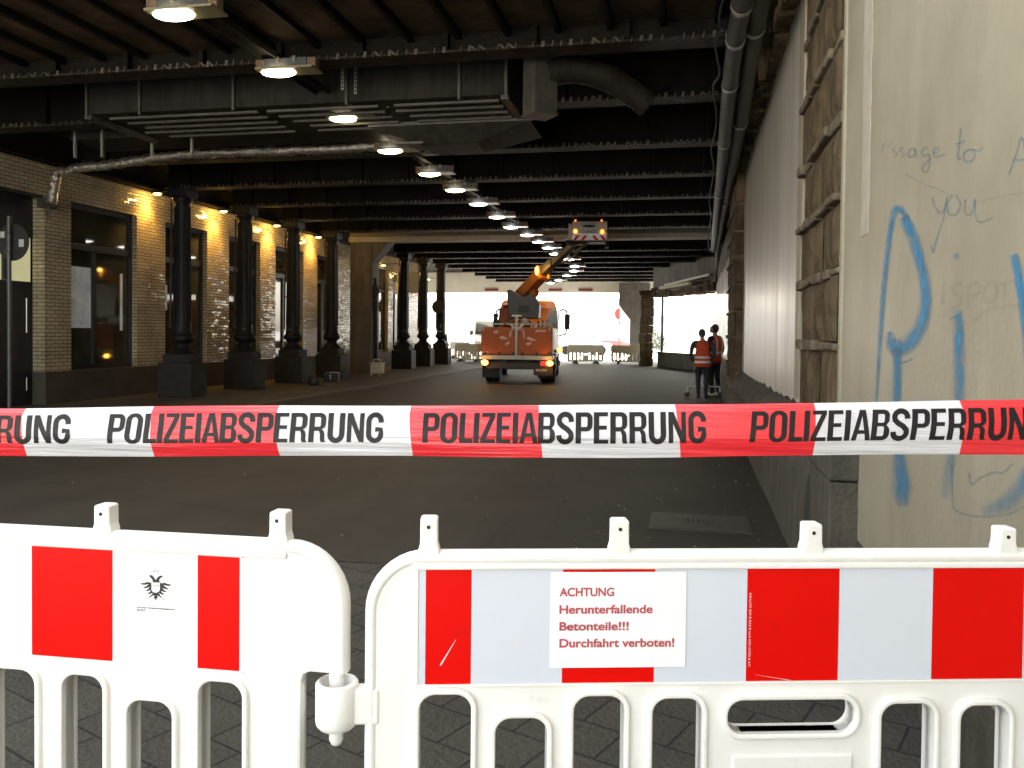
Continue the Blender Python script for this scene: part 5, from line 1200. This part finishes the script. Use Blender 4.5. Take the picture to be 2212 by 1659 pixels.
# ================================================================== FAR MOUTH: barriers, van, cars, sign, house
def far_barrier_proto(label):
    t = thing('far_barrier', label, 'barrier', (0, 0, 0), 0, 'plastic barriers closing the far mouth')
    holes = []
    for k in range(9):
        if k == 4: holes.append(rrect(-0.12, 0.12, 0.42, 0.52, 0.04))
        else: holes.append(rrect(-0.80 + k * 0.2 - 0.05, -0.80 + k * 0.2 + 0.05, 0.2, 0.56, 0.05))
    flat_shape('frame', [rrect(-0.97, 0.97, 0.12, 0.95, 0.1)] + holes, 0.05, 0.006, M['far_barrier'], t)
    for s in (-1, 1):
        b = MB(); b.prism([(-0.32, 0.0), (0.32, 0.0), (0.28, 0.06), (0.05, 0.16), (-0.05, 0.16), (-0.28, 0.06)], 'x', s * 0.55 - 0.06, s * 0.55 + 0.06); b.build('foot', M['rubber'], t)
    for k in range(5):
        b = MB(); b.box(-0.85 + k * 0.42, -0.81 + k * 0.42, -0.02, 0.02, 0.95, 1.02); b.build('peg', M['far_barrier'], t)
        b = MB(); b.box(-0.9 + k * 0.4, -0.7 + k * 0.4, 0.026, 0.029, 0.64, 0.88); b.build('red_film', M['far_red'], t)
    return t
fb = far_barrier_proto('cream plastic barrier at the far mouth, nearest the truck')
q0, q1, q2 = gnd(1217, 786), gnd(1312, 786), gnd(1394, 788)
def put_between(o, a, c):
    m = (a + c) / 2; o.location = (m.x, m.y, 0); o.rotation_euler = (0, 0, math.atan2(c.y - a.y, c.x - a.x))
put_between(fb, q0, q1)
o = copy_tree(fb, label='cream plastic barrier at the far mouth, next to the stone pier'); put_between(o, q1 + Vector((0.06, 0, 0)), q2 + Vector((0.3, 0.1, 0)))
for i, (a, c, lab) in enumerate((((975, 774), (1010, 776), 'cream barrier half hidden behind the far person'), ((990, 782), (1036, 784), 'cream barrier in front of the white van'), ((1030, 784), (1110, 786), 'cream barrier hidden behind the truck body'))):
    A0 = gnd(*a); C0 = gnd(*c); o = copy_tree(fb, label=lab); put_between(o, A0, C0)
# van
vp = Vector((-13.0, 54.5, 0))
vn = thing('white_van', 'white van facing this way behind the barriers, partly hidden by the truck', 'van', vp, rad(18))
b = MB(); b.prism([(-2.7, 0.4), (2.4, 0.4), (2.4, 2.5), (-1.5, 2.55), (-2.1, 2.3), (-2.45, 1.35), (-2.9, 1.15), (-3.0, 0.6)], 'x', -1.0, 1.0)
for p_ in b.v: p_.y = p_.y
vb = b.build('body', M['van_white'], vn, bevel=0.06)
b = MB(); b.add([(-0.88, -2.52, 1.4), (0.88, -2.52, 1.4), (0.8, -2.15, 2.25), (-0.8, -2.15, 2.25)], [(0, 1, 2, 3)]); b.shift((0, -0.03, 0.01)).build('windscreen', M['glass_dark'], vb)
for s in (-1, 1):
    b = MB(); b.box(s * 1.003 - .004, s * 1.003 + .004, -2.0, -1.2, 1.4, 2.1); b.build('side_window', M['glass_dark'], vb)
    b = MB(); b.box(s * 1.02, s * 1.02 + s * 0.2, -2.2, -2.1, 1.35, 1.65); b.build('mirror', M['chassis'], vn, bevel=0.03)
    b = MB(); b.box(s * 0.75 - .15, s * 0.75 + .15, -3.03, -2.9, 0.75, 0.95); b.build('headlight', M['alu'], vn, bevel=0.02)
    for y in (-2.1, 1.4):
        b = MB(); b.lathe([(0.3, -.11), (0.33, -.08), (0.33, .08), (0.3, .11)], (s * 0.9, y, 0.33), 20, 'x'); b.build('wheel', M['rubber'], vn)
b = MB(); b.box(-0.6, 0.6, -3.02, -2.95, 0.62, 0.74); b.build('grille', M['chassis'], vn)
# parked cars
def car(label, loc, rz, m):
    t = thing('parked_car', label, 'car', loc, rz, 'cars parked beyond the far barriers')
    b = MB(); b.prism([(-2.1, 0.3), (2.1, 0.3), (2.15, 0.65), (1.9, 0.85), (0.9, 0.93), (-1.6, 0.95), (-2.1, 0.85)], 'y', -0.85, 0.85); bo = b.build('body', m, t, bevel=0.06)
    b = MB(); frustum(b, -1.7, 1.1, -0.8, 0.8, 0.94, -1.2, 0.3, -0.62, 0.62, 1.45); b.build('cabin', m, t, bevel=0.05)
    b = MB()
    for s in (-1, 1): b.add([(-1.4, s * 0.795, 0.99), (0.85, s * 0.795, 0.99), (0.25, s * 0.65, 1.38), (-1.1, s * 0.65, 1.38)], [(0, 1, 2, 3)])
    b.build('side_glass', M['far_glass'], t)
    for x in (-1.3, 1.3):
        for s in (-1, 1):
            w = MB(); w.lathe([(0.28, -.09), (0.31, -.06), (0.31, .06), (0.28, .09)], (x, s * 0.8, 0.31), 18, 'y'); w.build('wheel', M['rubber'], t)
p = on_y(1260, 750, 60); car('grey car beyond the far barriers just right of the truck mirror', (p.x, 60, 0), rad(8), M['car_grey'])
p = on_y(1318, 750, 62); car('dark red car beyond the far barriers near the round sign', (p.x, 62, 0), rad(5), M['car_red'])
# no entry sign seen at a slant
p = gnd(1338, 782); p = Vector((on_y(1338, 700, 52).x, 52, 0))
ns = thing('round_sign', 'round red and white sign on a thin pole in the bright far mouth', 'sign', p, rad(35))
zc = on_y(1338, 678, 52).z; b = MB(); b.tube([(0, 0.02, 0), (0, 0.02, zc)], 0.035, 8); b.build('pole', M['pole_grey'], ns)
b = MB(); b.lathe([(0.40, -0.006), (0.41, 0.0), (0.40, 0.006)], (0, -0.03, zc), 26, 'y'); so_ = b.build('disc', M['board_white'], ns)
b = MB(); b.prism([(0.36 * math.cos(a), zc + 0.36 * math.sin(a)) for a in [math.pi / 2 + k * math.pi / 16 for k in range(17)]], 'y', -0.043, -0.038); b.build('red_half', M['far_red'], so_)
# house across the far square
hs = thing('pale_building', 'pale building with one row of windows, bleached by the light beyond the far mouth', 'building', (-9, 95, 0))
b = MB(); b.box(-45, 22, 0, 12, 0, 5.5); b.build('wall', M['facade'], hs)
for k in range(12):
    w = MB(); w.box(-40 + k * 5, -37.2 + k * 5, -0.03, 0.0, 2.6, 3.6); w.build('window', M['far_glass'], hs)

# ================================================================== FOREGROUND BARRIERS
hinge = gnd(728, 1500); 
rc = Vector((math.cos(YAW), math.sin(YAW), 0)); fc = Vector((-math.sin(YAW), math.cos(YAW), 0))
def cam_pt(px, d): return rc * ((px - PXC) / F * d) + fc * d
# right barrier: plane from two points
RA = cam_pt(915, 1.81); RB = cam_pt(2005, 1.865)
rdir = (RB - RA).normalized(); rang = math.atan2(rdir.y, rdir.x)
LA = cam_pt(80, 1.925); LB = cam_pt(522, 1.845); ldir = (LB - LA).normalized(); lang = math.atan2(ldir.y, ldir.x)
rb = thing('construction_barrier', 'white plastic barrier with red stripes carrying the paper warning notice', 'barrier', RA, rang, 'white plastic barriers with red stripes')
lb = thing('construction_barrier', 'white plastic barrier with red stripes and a black eagle emblem', 'barrier', LB, lang, 'white plastic barriers with red stripes')
def bfun(P, d):
    n = Vector((d.y, -d.x, 0))
    def f(px, py, off=0.0):
        q = on_plane(px, py, P + n * off, n); return ((q - P).dot(d), q.z)
    return f
rf = bfun(RA, rdir); lf = bfun(LB, ldir)
def px_poly(f, pts): return [f(*p) for p in pts]
def ring_shape(name, hole, grow, thick, y, m, par):
    # raised lip round an opening: hole and its outward offset
    n = len(hole); out = []
    cx_ = sum(p[0] for p in hole) / n; cz_ = sum(p[1] for p in hole) / n
    for i in range(n):
        a = Vector(hole[i - 1]); c = Vector(hole[(i + 1) % n]); t = (c - a).normalized(); nn = Vector((t.y, -t.x))
        p = Vector(hole[i]) + nn * grow
        if (p - Vector((cx_, cz_))).length < (Vector(hole[i]) - Vector((cx_, cz_))).length: p = Vector(hole[i]) - nn * grow
        out.append((p.x, p.y))
    return flat_shape(name, [out, hole], thick, 0.004, m, par, y)
TH = 0.034
def slot(f, xa, xb, ytop, zbot=0.16, r=0.034):
    a = f(xa, ytop); c = f(xb, ytop); return rrect(a[0], c[0], zbot, (a[1] + c[1]) / 2, r, 7)
# ---- right
rx1 = 1.55                                   # its right end, just short of the wall
zt_ = rf(940, 1190)[1]; xl = rf(792, 1400)[0]
out = [(xl, 0.10), (rx1, 0.10), (rx1, zt_)] + [(xl + 0.13 + 0.13 * math.cos(rad(90 + k * 9)), zt_ - 0.13 + 0.13 * math.sin(rad(90 + k * 9))) for k in range(11)]
out = [out[0], out[1], out[2]] + out[3:]
hl = [slot(rf, 908, 1018, 1490), slot(rf, 1070, 1180, 1540), slot(rf, 1237, 1345, 1493), slot(rf, 1405, 1511, 1498), slot(rf, 1893, 2006, 1509), slot(rf, 2062, 2166, 1513), slot(rf, 2225, 2330, 1560), slot(rf, 2385, 2480, 1515)]
hl = [h for h in hl if max(p[0] for p in h) < rx1 - 0.03]
a = rf(1565, 1500); c = rf(1836, 1573); hslot = rrect(a[0], c[0], rf(1700, 1573)[1], rf(1700, 1501)[1], 0.034, 8)
fr = flat_shape('frame', [out] + hl + [hslot], TH, 0.004, M['plastic'], rb)
for h in hl + [hslot]: ring_shape('slot_lip', h, 0.0125, TH + 0.024, 0, M['plastic'], fr)
def rim(pts, par, r=0.0155, closed=False):
    b = MB(); pts = [(p[0], 0, p[1]) for p in pts]; b.tube(pts, r, 12)
    for p in b.v: p.y *= 1.5
    return b.build('rim', M['plastic'], par)
top = [(xl + 0.012, 0.12), (xl + 0.012, 0.5)] + [(xl + 0.13 + 0.118 * math.cos(rad(180 - k * 9)), zt_ - 0.13 + 0.118 * math.sin(rad(180 - k * 9))) for k in range(11)] + [(rx1, zt_ - 0.012)]
rim(top, fr)
b = MB(); b.box(xl + 0.1, rx1, -TH / 2 - 0.008, -TH / 2 + 0.002, zt_ - 0.036, zt_ - 0.022); b.build('top_ridge', M['plastic'], fr, bevel=0.004)
def peg(f, px, yt, yb_, par, zt):
    x, z1 = f(px, yt); b = MB(); w = 0.018; n = 4
    w = 0.0195; pr = [(-w - 0.004, zt - 0.012), (-w - 0.004, zt + 0.005), (-w, zt + 0.019), (-w + 0.0005, z1 - 0.004), (-w + 0.003, z1), (w - 0.003, z1), (w - 0.0005, z1 - 0.004), (w, zt + 0.019), (w + 0.004, zt + 0.005), (w + 0.004, zt - 0.012)]
    b.prism([(x + p[0], p[1]) for p in pr], 'y', -0.019, 0.019); o = b.build('peg', M['plastic'], par, bevel=0.004, seg=3)
    h = MB(); h.lathe([(0.0042, 0), (0.0042, -0.0012)], (x - 0.001, -0.0192, z1 - 0.020), 12, 'y'); h.build('bolt_hole', M['bolt_hole'], o)
for px, yt in ((928, 1115), (1338, 1120), (1752, 1128), (2168, 1137)): peg(rf, px, yt, 0, rb, zt_)
# film, recessed border
def film(f, par, bounds, ytop, ybot, mats, off=0.0):
    # bounds: [(px, material index of the field to its right)]
    yo = -TH / 2 - 0.0012
    for i in range(len(bounds) - 1):
        a = f(bounds[i][0], (ytop + ybot) / 2)[0]; c = f(bounds[i + 1][0], (ytop + ybot) / 2)[0]
        b = MB(); b.box(a + 0.0002, c - 0.0002, yo, yo + 0.001, film.z0, film.z1); b.build('red_film' if bounds[i][1] else 'white_film', mats[bounds[i][1]], par)
film.z0, film.z1 = rf(1300, 1467)[1], rf(1300, 1222)[1]
rz0, rz1 = film.z0, film.z1
film(rf, rb, [(908, 0), (920, 1), (1018, 0), (1213, 1), (1410, 0), (1607, 1), (1804, 0), (2004, 1), (2199, 0), (2380, 0)], 1225, 1468, [M['film_white'], M['film_red']])
b = MB(); x0_ = rf(906, 1340)[0]
for (xa, xb, za_, zb_) in ((x0_ - 0.006, rx1 - 0.02, rz1 + 0.001, rz1 + 0.005), (x0_ - 0.006, rx1 - 0.02, rz0 - 0.006, rz0 - 0.001), (x0_ - 0.006, x0_ - 0.001, rz0 - 0.001, rz1 + 0.001)):
    b.box(xa, xb, -TH / 2 - 0.004, -TH / 2 + 0.004, za_, zb_)
b.build('film_border', M['plastic'], fr, bevel=0.0015)
vs_, fs_ = fit_text('ORALITE SKP-B RA2 B nach DIN 67520 & 671', 0.165, 0.0046, 0.006)
x, z = rf(1613, 1275); b = MB(); b.add([(x + 0.0 + v, -TH / 2 - 0.0016, z - u) for u, v in vs_], fs_); b.build('film_print', M['white_print'], rb)
a = rf(1575, 1622); c = rf(1832, 1700); b = MB(); b.box(a[0], c[0], -TH / 2 - 0.006, -TH / 2 + 0.004, 0.2, a[1]); b.build('raised_panel', M['plastic'], fr, bevel=0.005, seg=3)
# scratches on the film
b = MB()
for (p, q, w) in (((1128, 1340), (1110, 1390), 2.5), ((985, 1375), (952, 1430), 3.5), ((1490, 1395), (1530, 1362), 1.2), ((1625, 1450), (1700, 1462), 1.2)):
    a = rf(*p); c = rf(*q); d = Vector((c[0] - a[0], 0, c[1] - a[1])); nn = Vector((-d.z, 0, d.x)).normalized() * w * 0.0005
    A_, C_ = Vector((a[0], -TH / 2 - 0.0015, a[1])), Vector((c[0], -TH / 2 - 0.0015, c[1])); b.add([A_ + nn * 0.2, A_ - nn * 0.2, C_ - nn, C_ + nn], [(0, 1, 2, 3)])
b.build('scratches', M['white_print'], rb)
# hinge socket arm
sx = rf(728, 1520)[0]; sz1 = rf(728, 1470)[1]; sz0 = rf(728, 1572)[1]
b = MB(); b.lathe([(0.038, sz0 + 0.004), (0.045, sz0 + 0.012), (0.0465, sz0 + 0.02), (0.0465, sz1 - 0.004), (0.043, sz1), (0.036, sz1), (0.034, sz1 - 0.03), (0.001, sz1 - 0.031)], (sx, 0, 0), 32); b.build('hinge_socket', M['plastic'], rb)
b = MB(); b.box(sx + 0.02, xl + 0.03, -0.0215, 0.017, sz0 + 0.014, sz1 - 0.012); b.build('hinge_arm', M['plastic'], rb, bevel=0.006, seg=3)
for xx in (0.35, 1.15):
    b = MB(); b.prism([(-0.35, 0.0), (0.35, 0.0), (0.34, 0.07), (0.06, 0.12), (-0.06, 0.12), (-0.34, 0.07)], 'x', xx - 0.12, xx + 0.12); b.build('foot', M['rubber'], rb, bevel=0.01)
# ---- left
zl = lf(600, 1166)[1]; xr = lf(752, 1400)[0]; xi = lf(656, 1550)[0]; zi = lf(700, 1447)[1]; xe = xr - 1.9
R = 0.135
out = [(xe, 0.10), (xi, 0.10), (xi, zi - 0.02), (xi + 0.006, zi - 0.006), (xi + 0.02, zi), (xr, zi)] + [(xr - R + R * math.cos(rad(k * 9)), zl - R + R * math.sin(rad(k * 9))) for k in range(11)] + [(xe, zl)]
hl = [slot(lf, -8, 92, 1436), slot(lf, 151, 237, 1449), slot(lf, 290, 385, 1504), slot(lf, 442, 535, 1463), slot(lf, -170, -70, 1490)]
a = lf(-170, 1500)[0]
for k, (w_, zt_2) in enumerate(((0.1, -0.02), (0.1, 0.0), (0.1, -0.055), (0.1, 0.0), (0.1, 0.0))):
    q_ = a - 0.16 - k * 0.165; hl.append(rrect(q_ - w_, q_, 0.16, hl[0][0][1] + 0.034 + zt_2, 0.034, 7))
hl = [h for h in hl if min(p[0] for p in h) > xe + 0.04]
fl2 = flat_shape('frame', [out] + hl, TH, 0.004, M['plastic'], lb)
for h in hl: ring_shape('slot_lip', h, 0.0125, TH + 0.024, 0, M['plastic'], fl2)
top = [(xr - 0.012, zi + 0.002)] + [(xr - R + (R - .012) * math.cos(rad(k * 9)), zl - R + (R - .012) * math.sin(rad(k * 9))) for k in range(11)] + [(xe, zl - 0.012)]
rim(top, fl2); rim([(xi - 0.01, 0.11), (xi - 0.01, zi - 0.03)], fl2, 0.013)
b = MB(); b.box(xe, xr - R, -TH / 2 - 0.008, -TH / 2 + 0.002, zl - 0.036, zl - 0.022); b.build('top_ridge', M['plastic'], fl2, bevel=0.004)
for px, yt in ((230, 1088), (607, 1102), (-150, 1075)): peg(lf, px, yt, 0, lb, zl)
film.z0, film.z1 = lf(400, 1433)[1], lf(400, 1193)[1]
film(lf, lb, [(-620, 1), (-445, 0), (-275, 1), (-100, 0), (81, 1), (254, 0), (436, 1), (526, 0), (533, 0)], 1195, 1430, [M['film_white_l'], M['film_red']])
b = MB(); xq = lf(534, 1320)[0]
b.box(xe, xq, -TH / 2 - 0.004, -TH / 2 + 0.004, film.z0 - 0.006, film.z0 - 0.001); b.box(xe, xq, -TH / 2 - 0.004, -TH / 2 + 0.004, film.z1 + 0.001, film.z1 + 0.005); b.build('film_border', M['plastic'], fl2, bevel=0.0015)
px_ = lf(727, 1500)[0]; zb = lf(727, 1610)[1]
b = MB(); b.lathe([(0.004, zb), (0.011, zb + 0.004), (0.0155, zb + 0.014), (0.016, zb + 0.03), (0.016, zi + 0.01)], (px_, 0, 0), 20); b.build('hinge_pin', M['plastic'], lb)
for xx in (-0.45, -1.3):
    b = MB(); b.prism([(-0.35, 0.0), (0.35, 0.0), (0.34, 0.07), (0.06, 0.12), (-0.06, 0.12), (-0.34, 0.07)], 'x', xx - 0.12, xx + 0.12); b.build('foot', M['rubber'], lb, bevel=0.01)
# eagle emblem (outline traced at its own size on the film)
def eg(pts): return [lf(271.05 + p[0] * 0.08169, 1206.3 + p[1] * 0.08169) for p in pts]
eagle = [
    [(850, 565), (850, 520), (825, 470), (780, 430), (765, 400), (755, 385), (790, 375), (835, 385), (880, 430), (915, 490), (928, 510), (945, 480), (985, 430), (1030, 395), (1075, 388), (1112, 402), (1098, 425), (1050, 455), (1015, 500), (1015, 530), (1035, 572),
     (1080, 590), (1120, 590), (1140, 570), (1230, 605), (1338, 628), (1300, 662), (1210, 650), (1110, 630), (1180, 690), (1265, 730), (1230, 748), (1150, 730), (1095, 710), (1140, 770), (1208, 808), (1180, 825), (1110, 805), (1060, 785), (1090, 840), (1160, 882), (1120, 892), (1060, 870), (1005, 838),
     (1040, 910), (1100, 970), (1080, 975), (1010, 925), (965, 905), (970, 945), (985, 985), (955, 980), (928, 1048), (905, 978), (870, 972), (890, 940), (890, 905), (845, 915), (765, 968), (755, 950), (820, 890), (860, 838),
     (790, 868), (735, 870), (698, 858), (750, 840), (790, 800), (805, 765), (740, 792), (680, 798), (655, 785), (720, 755), (775, 690), (700, 712), (640, 718), (600, 692), (680, 670), (750, 615), (650, 630), (570, 625), (532, 590), (640, 580), (728, 548), (745, 570), (800, 572)]]
yo = -TH / 2 - 0.0022
flat_shape('eagle_emblem', [eg(eagle[0])], 0.0008, 0.0001, M['black_print'], lb, yo)
flat_shape('emblem_shield', [eg([(825, 570), (1040, 570), (1043, 760), (1010, 815), (935, 838), (860, 815), (825, 760)])], 0.0008, 0.0001, M['film_white_l'], lb, yo - 0.0007)
def marks(lst, m, nm, yy):
    b = MB()
    for pl in lst: b.add([(p[0], yy, p[1]) for p in eg(pl)], [list(range(len(pl)))])
    return b.build(nm, m, lb, fixn=False)
marks([[(920, 220), (935, 220), (932, 285), (924, 285)], [(858, 272), (880, 265), (905, 300), (895, 310), (865, 292)], [(1000, 272), (978, 272), (950, 300), (958, 310), (1000, 292)]], M['black_print'], 'emblem_crest', yo - 0.0002)
sh = []
for r_, (yy_, xs_) in enumerate(((615, (850, 910, 970)), (700, (845, 885, 925, 965, 1000)), (750, (870, 910, 945, 985)), (800, (885, 965)))):
    for x_ in xs_: sh.append([(x_, yy_), (x_ + (45 if r_ == 0 else 18), yy_), (x_ + (45 if r_ == 0 else 18), yy_ + 20), (x_, yy_ + 20)])
sh += [[(835, 640), (1030, 640), (1030, 668), (835, 668)]]
marks(sh, M['grey_print'], 'shield_marks', yo - 0.0018)
marks([[(1345, 690), (1362, 700), (1170, 985), (1155, 975)], [(1100, 990), (1160, 985), (1160, 1040), (1105, 1045)], [(680, 960), (745, 965), (755, 1000), (735, 1025), (690, 1000)]], M['grey_print'], 'emblem_sword', yo)
for s_, (x_, y_), wpx in (('Amt für Verkehrsmanagement', (306.5, 1307.5), 81), ('Bauhof', (306.5, 1313), 18.5)):
    a = lf(x_, y_); c = lf(x_ + wpx, y_ + wpx * 0.06); w = c[0] - a[0]; sl = (c[1] - a[1]) / w
    vs_, fs_ = fit_text(s_, w, 0.0045, 0.012); b = MB(); b.add([(a[0] + u, yo, a[1] + v + u * sl) for u, v in vs_], fs_); b.build('office_lettering', M['black_print'], lb)

# paper notice taped on the right barrier
A0 = rf(1185, 1435, 0.0); n0 = Vector((rdir.y, -rdir.x, 0))
nt_ = thing('warning_notice', 'white paper notice with red German warning text taped to the barrier film', 'notice', RA + rdir * A0[0] + Vector((0, 0, A0[1])) + n0 * (TH / 2 + 0.003), rang)
c1 = rf(1478, 1232); W_ = c1[0] - A0[0]; H_ = rf(1185, 1230)[1] - A0[1]
b = MB(); nx, nz = 10, 6; vs_ = []; fs_ = []
for j in range(nz + 1):
    for i in range(nx + 1):
        u, v = i / nx, j / nz; vs_.append((u * W_, -0.0015 * math.sin(u * 3.1) * (0.4 + v * .6) - 0.001 * random.random() * (u > .9), v * H_))
for j in range(nz):
    for i in range(nx): fs_.append((j * (nx + 1) + i, j * (nx + 1) + i + 1, (j + 1) * (nx + 1) + i + 1, (j + 1) * (nx + 1) + i))
b.add(vs_, fs_, True); so_ = b.build('sheet', M['paper'], nt_, fixn=False)
for s_, px0, px1, base in (('ACHTUNG', 1206, 1323, 1281), ('Herunterfallende', 1206, 1405, 1318), ('Betonteile!!!', 1206, 1354, 1354), ('Durchfahrt verboten!', 1206, 1451, 1390)):
    a = rf(px0, base); c = rf(px1, base); vs_, fs_ = fit_text(s_, c[0] - a[0], 0.0192, 0.026, res=6); b = MB()
    b.add([(a[0] - A0[0] + u, -0.0024, a[1] - A0[1] + v) for u, v in vs_], fs_); b.build('lettering', M['red_print'], so_)

# ================================================================== POLICE TAPE
PT0 = cam_pt(300, 1.375); PT1 = cam_pt(2000, 1.268); td = (PT1 - PT0).normalized(); tn = Vector((td.y, -td.x, 0))
def tpx(px, py=935):
    q = on_plane(px, py, PT0, tn); return (q - PT0).dot(td), q.z
zc0 = tpx(300, 935)[1]; zc1 = tpx(2000, 930)[1]; u1 = tpx(2000)[0]; TW = 0.0815
def tape_pt(u, v, off=0.0):
    # v from -1 (bottom) to 1 (top): a gentle gutter, rolling over at the upper edge
    z = zc0 + (zc1 - zc0) * u / u1; w = TW * (0.5 + 0.0 * u)
    tw = 0.35 * math.sin(u * 1.7 + 0.4)
    y = 0.010 * (v * v) + tw * 0.02 * v + 0.0012 * math.sin(u * 23 + v * 2.2) + 0.0016 * math.sin(v * 5 + u * 3.1) * math.sin(u * 4.3 + 1) + (0.010 * max(0, v - 0.72) * 3)
    wob = 0.0013 * math.sin(u * 6.0) - 0.004 * (1 - ((u - 0.5) / 1.2) ** 2) + 0.004 + 0.0009 * v * math.sin(u * 9 + 1)
    p = PT0 + td * u + Vector((0, 0, z + v * w + wob)) - tn * (y - off)
    return p
tp = thing('barrier_tape', 'red and white police tape stretched across the road reading POLIZEIABSPERRUNG', 'tape', PT0 + Vector((0, 0, zc0)))
TO = -(PT0 + Vector((0, 0, zc0)))
def tape_mat(name, c, rough):
    m = mat(name, c, rough, 0.04, 6, spec=0.5)
    nt = m.node_tree; N = nt.nodes; L = nt.links; b_ = N['Principled BSDF']
    tc = N.new('ShaderNodeTexCoord'); mp = N.new('ShaderNodeMapping'); mp.inputs['Scale'].default_value = (3.5, 3.5, 75)
    L.new(tc.outputs['Object'], mp.inputs['Vector']); nz = N.new('ShaderNodeTexNoise'); nz.inputs['Scale'].default_value = 1.0; nz.inputs['Detail'].default_value = 3
    L.new(mp.outputs[0], nz.inputs['Vector']); bp = N.new('ShaderNodeBump'); bp.inputs['Strength'].default_value = 0.75; bp.inputs['Distance'].default_value = 0.008
    L.new(nz.outputs['Fac'], bp.inputs['Height']); L.new(bp.outputs['Normal'], b_.inputs['Normal'])
    return m
M['tape_white'] = tape_mat('tape_white', (0.50, 0.50, 0.515), 0.16); M['tape_red'] = tape_mat('tape_red', (0.58, 0.022, 0.03), 0.28)
M['tape_print'] = mat('tape_print', (0.012, 0.010, 0.010), 0.4, 0.2, 30, spec=0.2)
bnd = [(-1900, 1), (-1640, 0), (-1370, 1), (-1090, 0), (-810, 1), (-520, 0), (-240, 1), (46, 0), (324, 1), (597, 0), (886, 1), (1167, 0), (1466, 1), (1762, 0), (2081, 1), (2400, 0), (2890, 0)]
b = MB(); NV = 14
for i in range(len(bnd) - 1):
    a = tpx(bnd[i][0])[0]; c = tpx(bnd[i + 1][0])[0]; n = max(6, int((c - a) / 0.012)); b.mi = bnd[i][1]
    sl = 0.004 if bnd[i][0] < 1500 else -0.003; sr = 0.004 if bnd[i + 1][0] < 1500 else -0.003
    vs_ = []; fs_ = []
    for k in range(n + 1):
        for j in range(NV + 1):
            v = -1 + 2 * j / NV; t_ = k / n; vs_.append(tape_pt(a + (c - a) * t_ - (sl * (1 - t_) + sr * t_) * v, v))
    for k in range(n):
        for j in range(NV): fs_.append((k * (NV + 1) + j, (k + 1) * (NV + 1) + j, (k + 1) * (NV + 1) + j + 1, k * (NV + 1) + j + 1))
    b.add(vs_, fs_, True)
b.shift(TO).build('ribbon', [M['tape_white'], M['tape_red']], tp, fixn=False)
HT = heavy_text('POLIZEIABSPERRUNG')
for (xa, xb, sk) in ((-1810, -1210, 0), (-1129, -529, 0), (-448, 152, 0), (233, 828, 0), (913, 1526, 0.0), (1618, 2262, -0.006)):
    a = tpx(xa)[0]; c = tpx(xb)[0]; vs_, fs_ = [( u_ * (c - a), v_ * 0.0475) for u_, v_ in HT[0]], HT[1]
    b = MB(); b.add([tape_pt(a + u + (v * (0.12 if sk else 0)), (-0.43 + v / (TW * 0.5)) * 1.0, 0.0006) for u, v in vs_], fs_); b.shift(TO).build('lettering', M['tape_print'], tp, fixn=False)
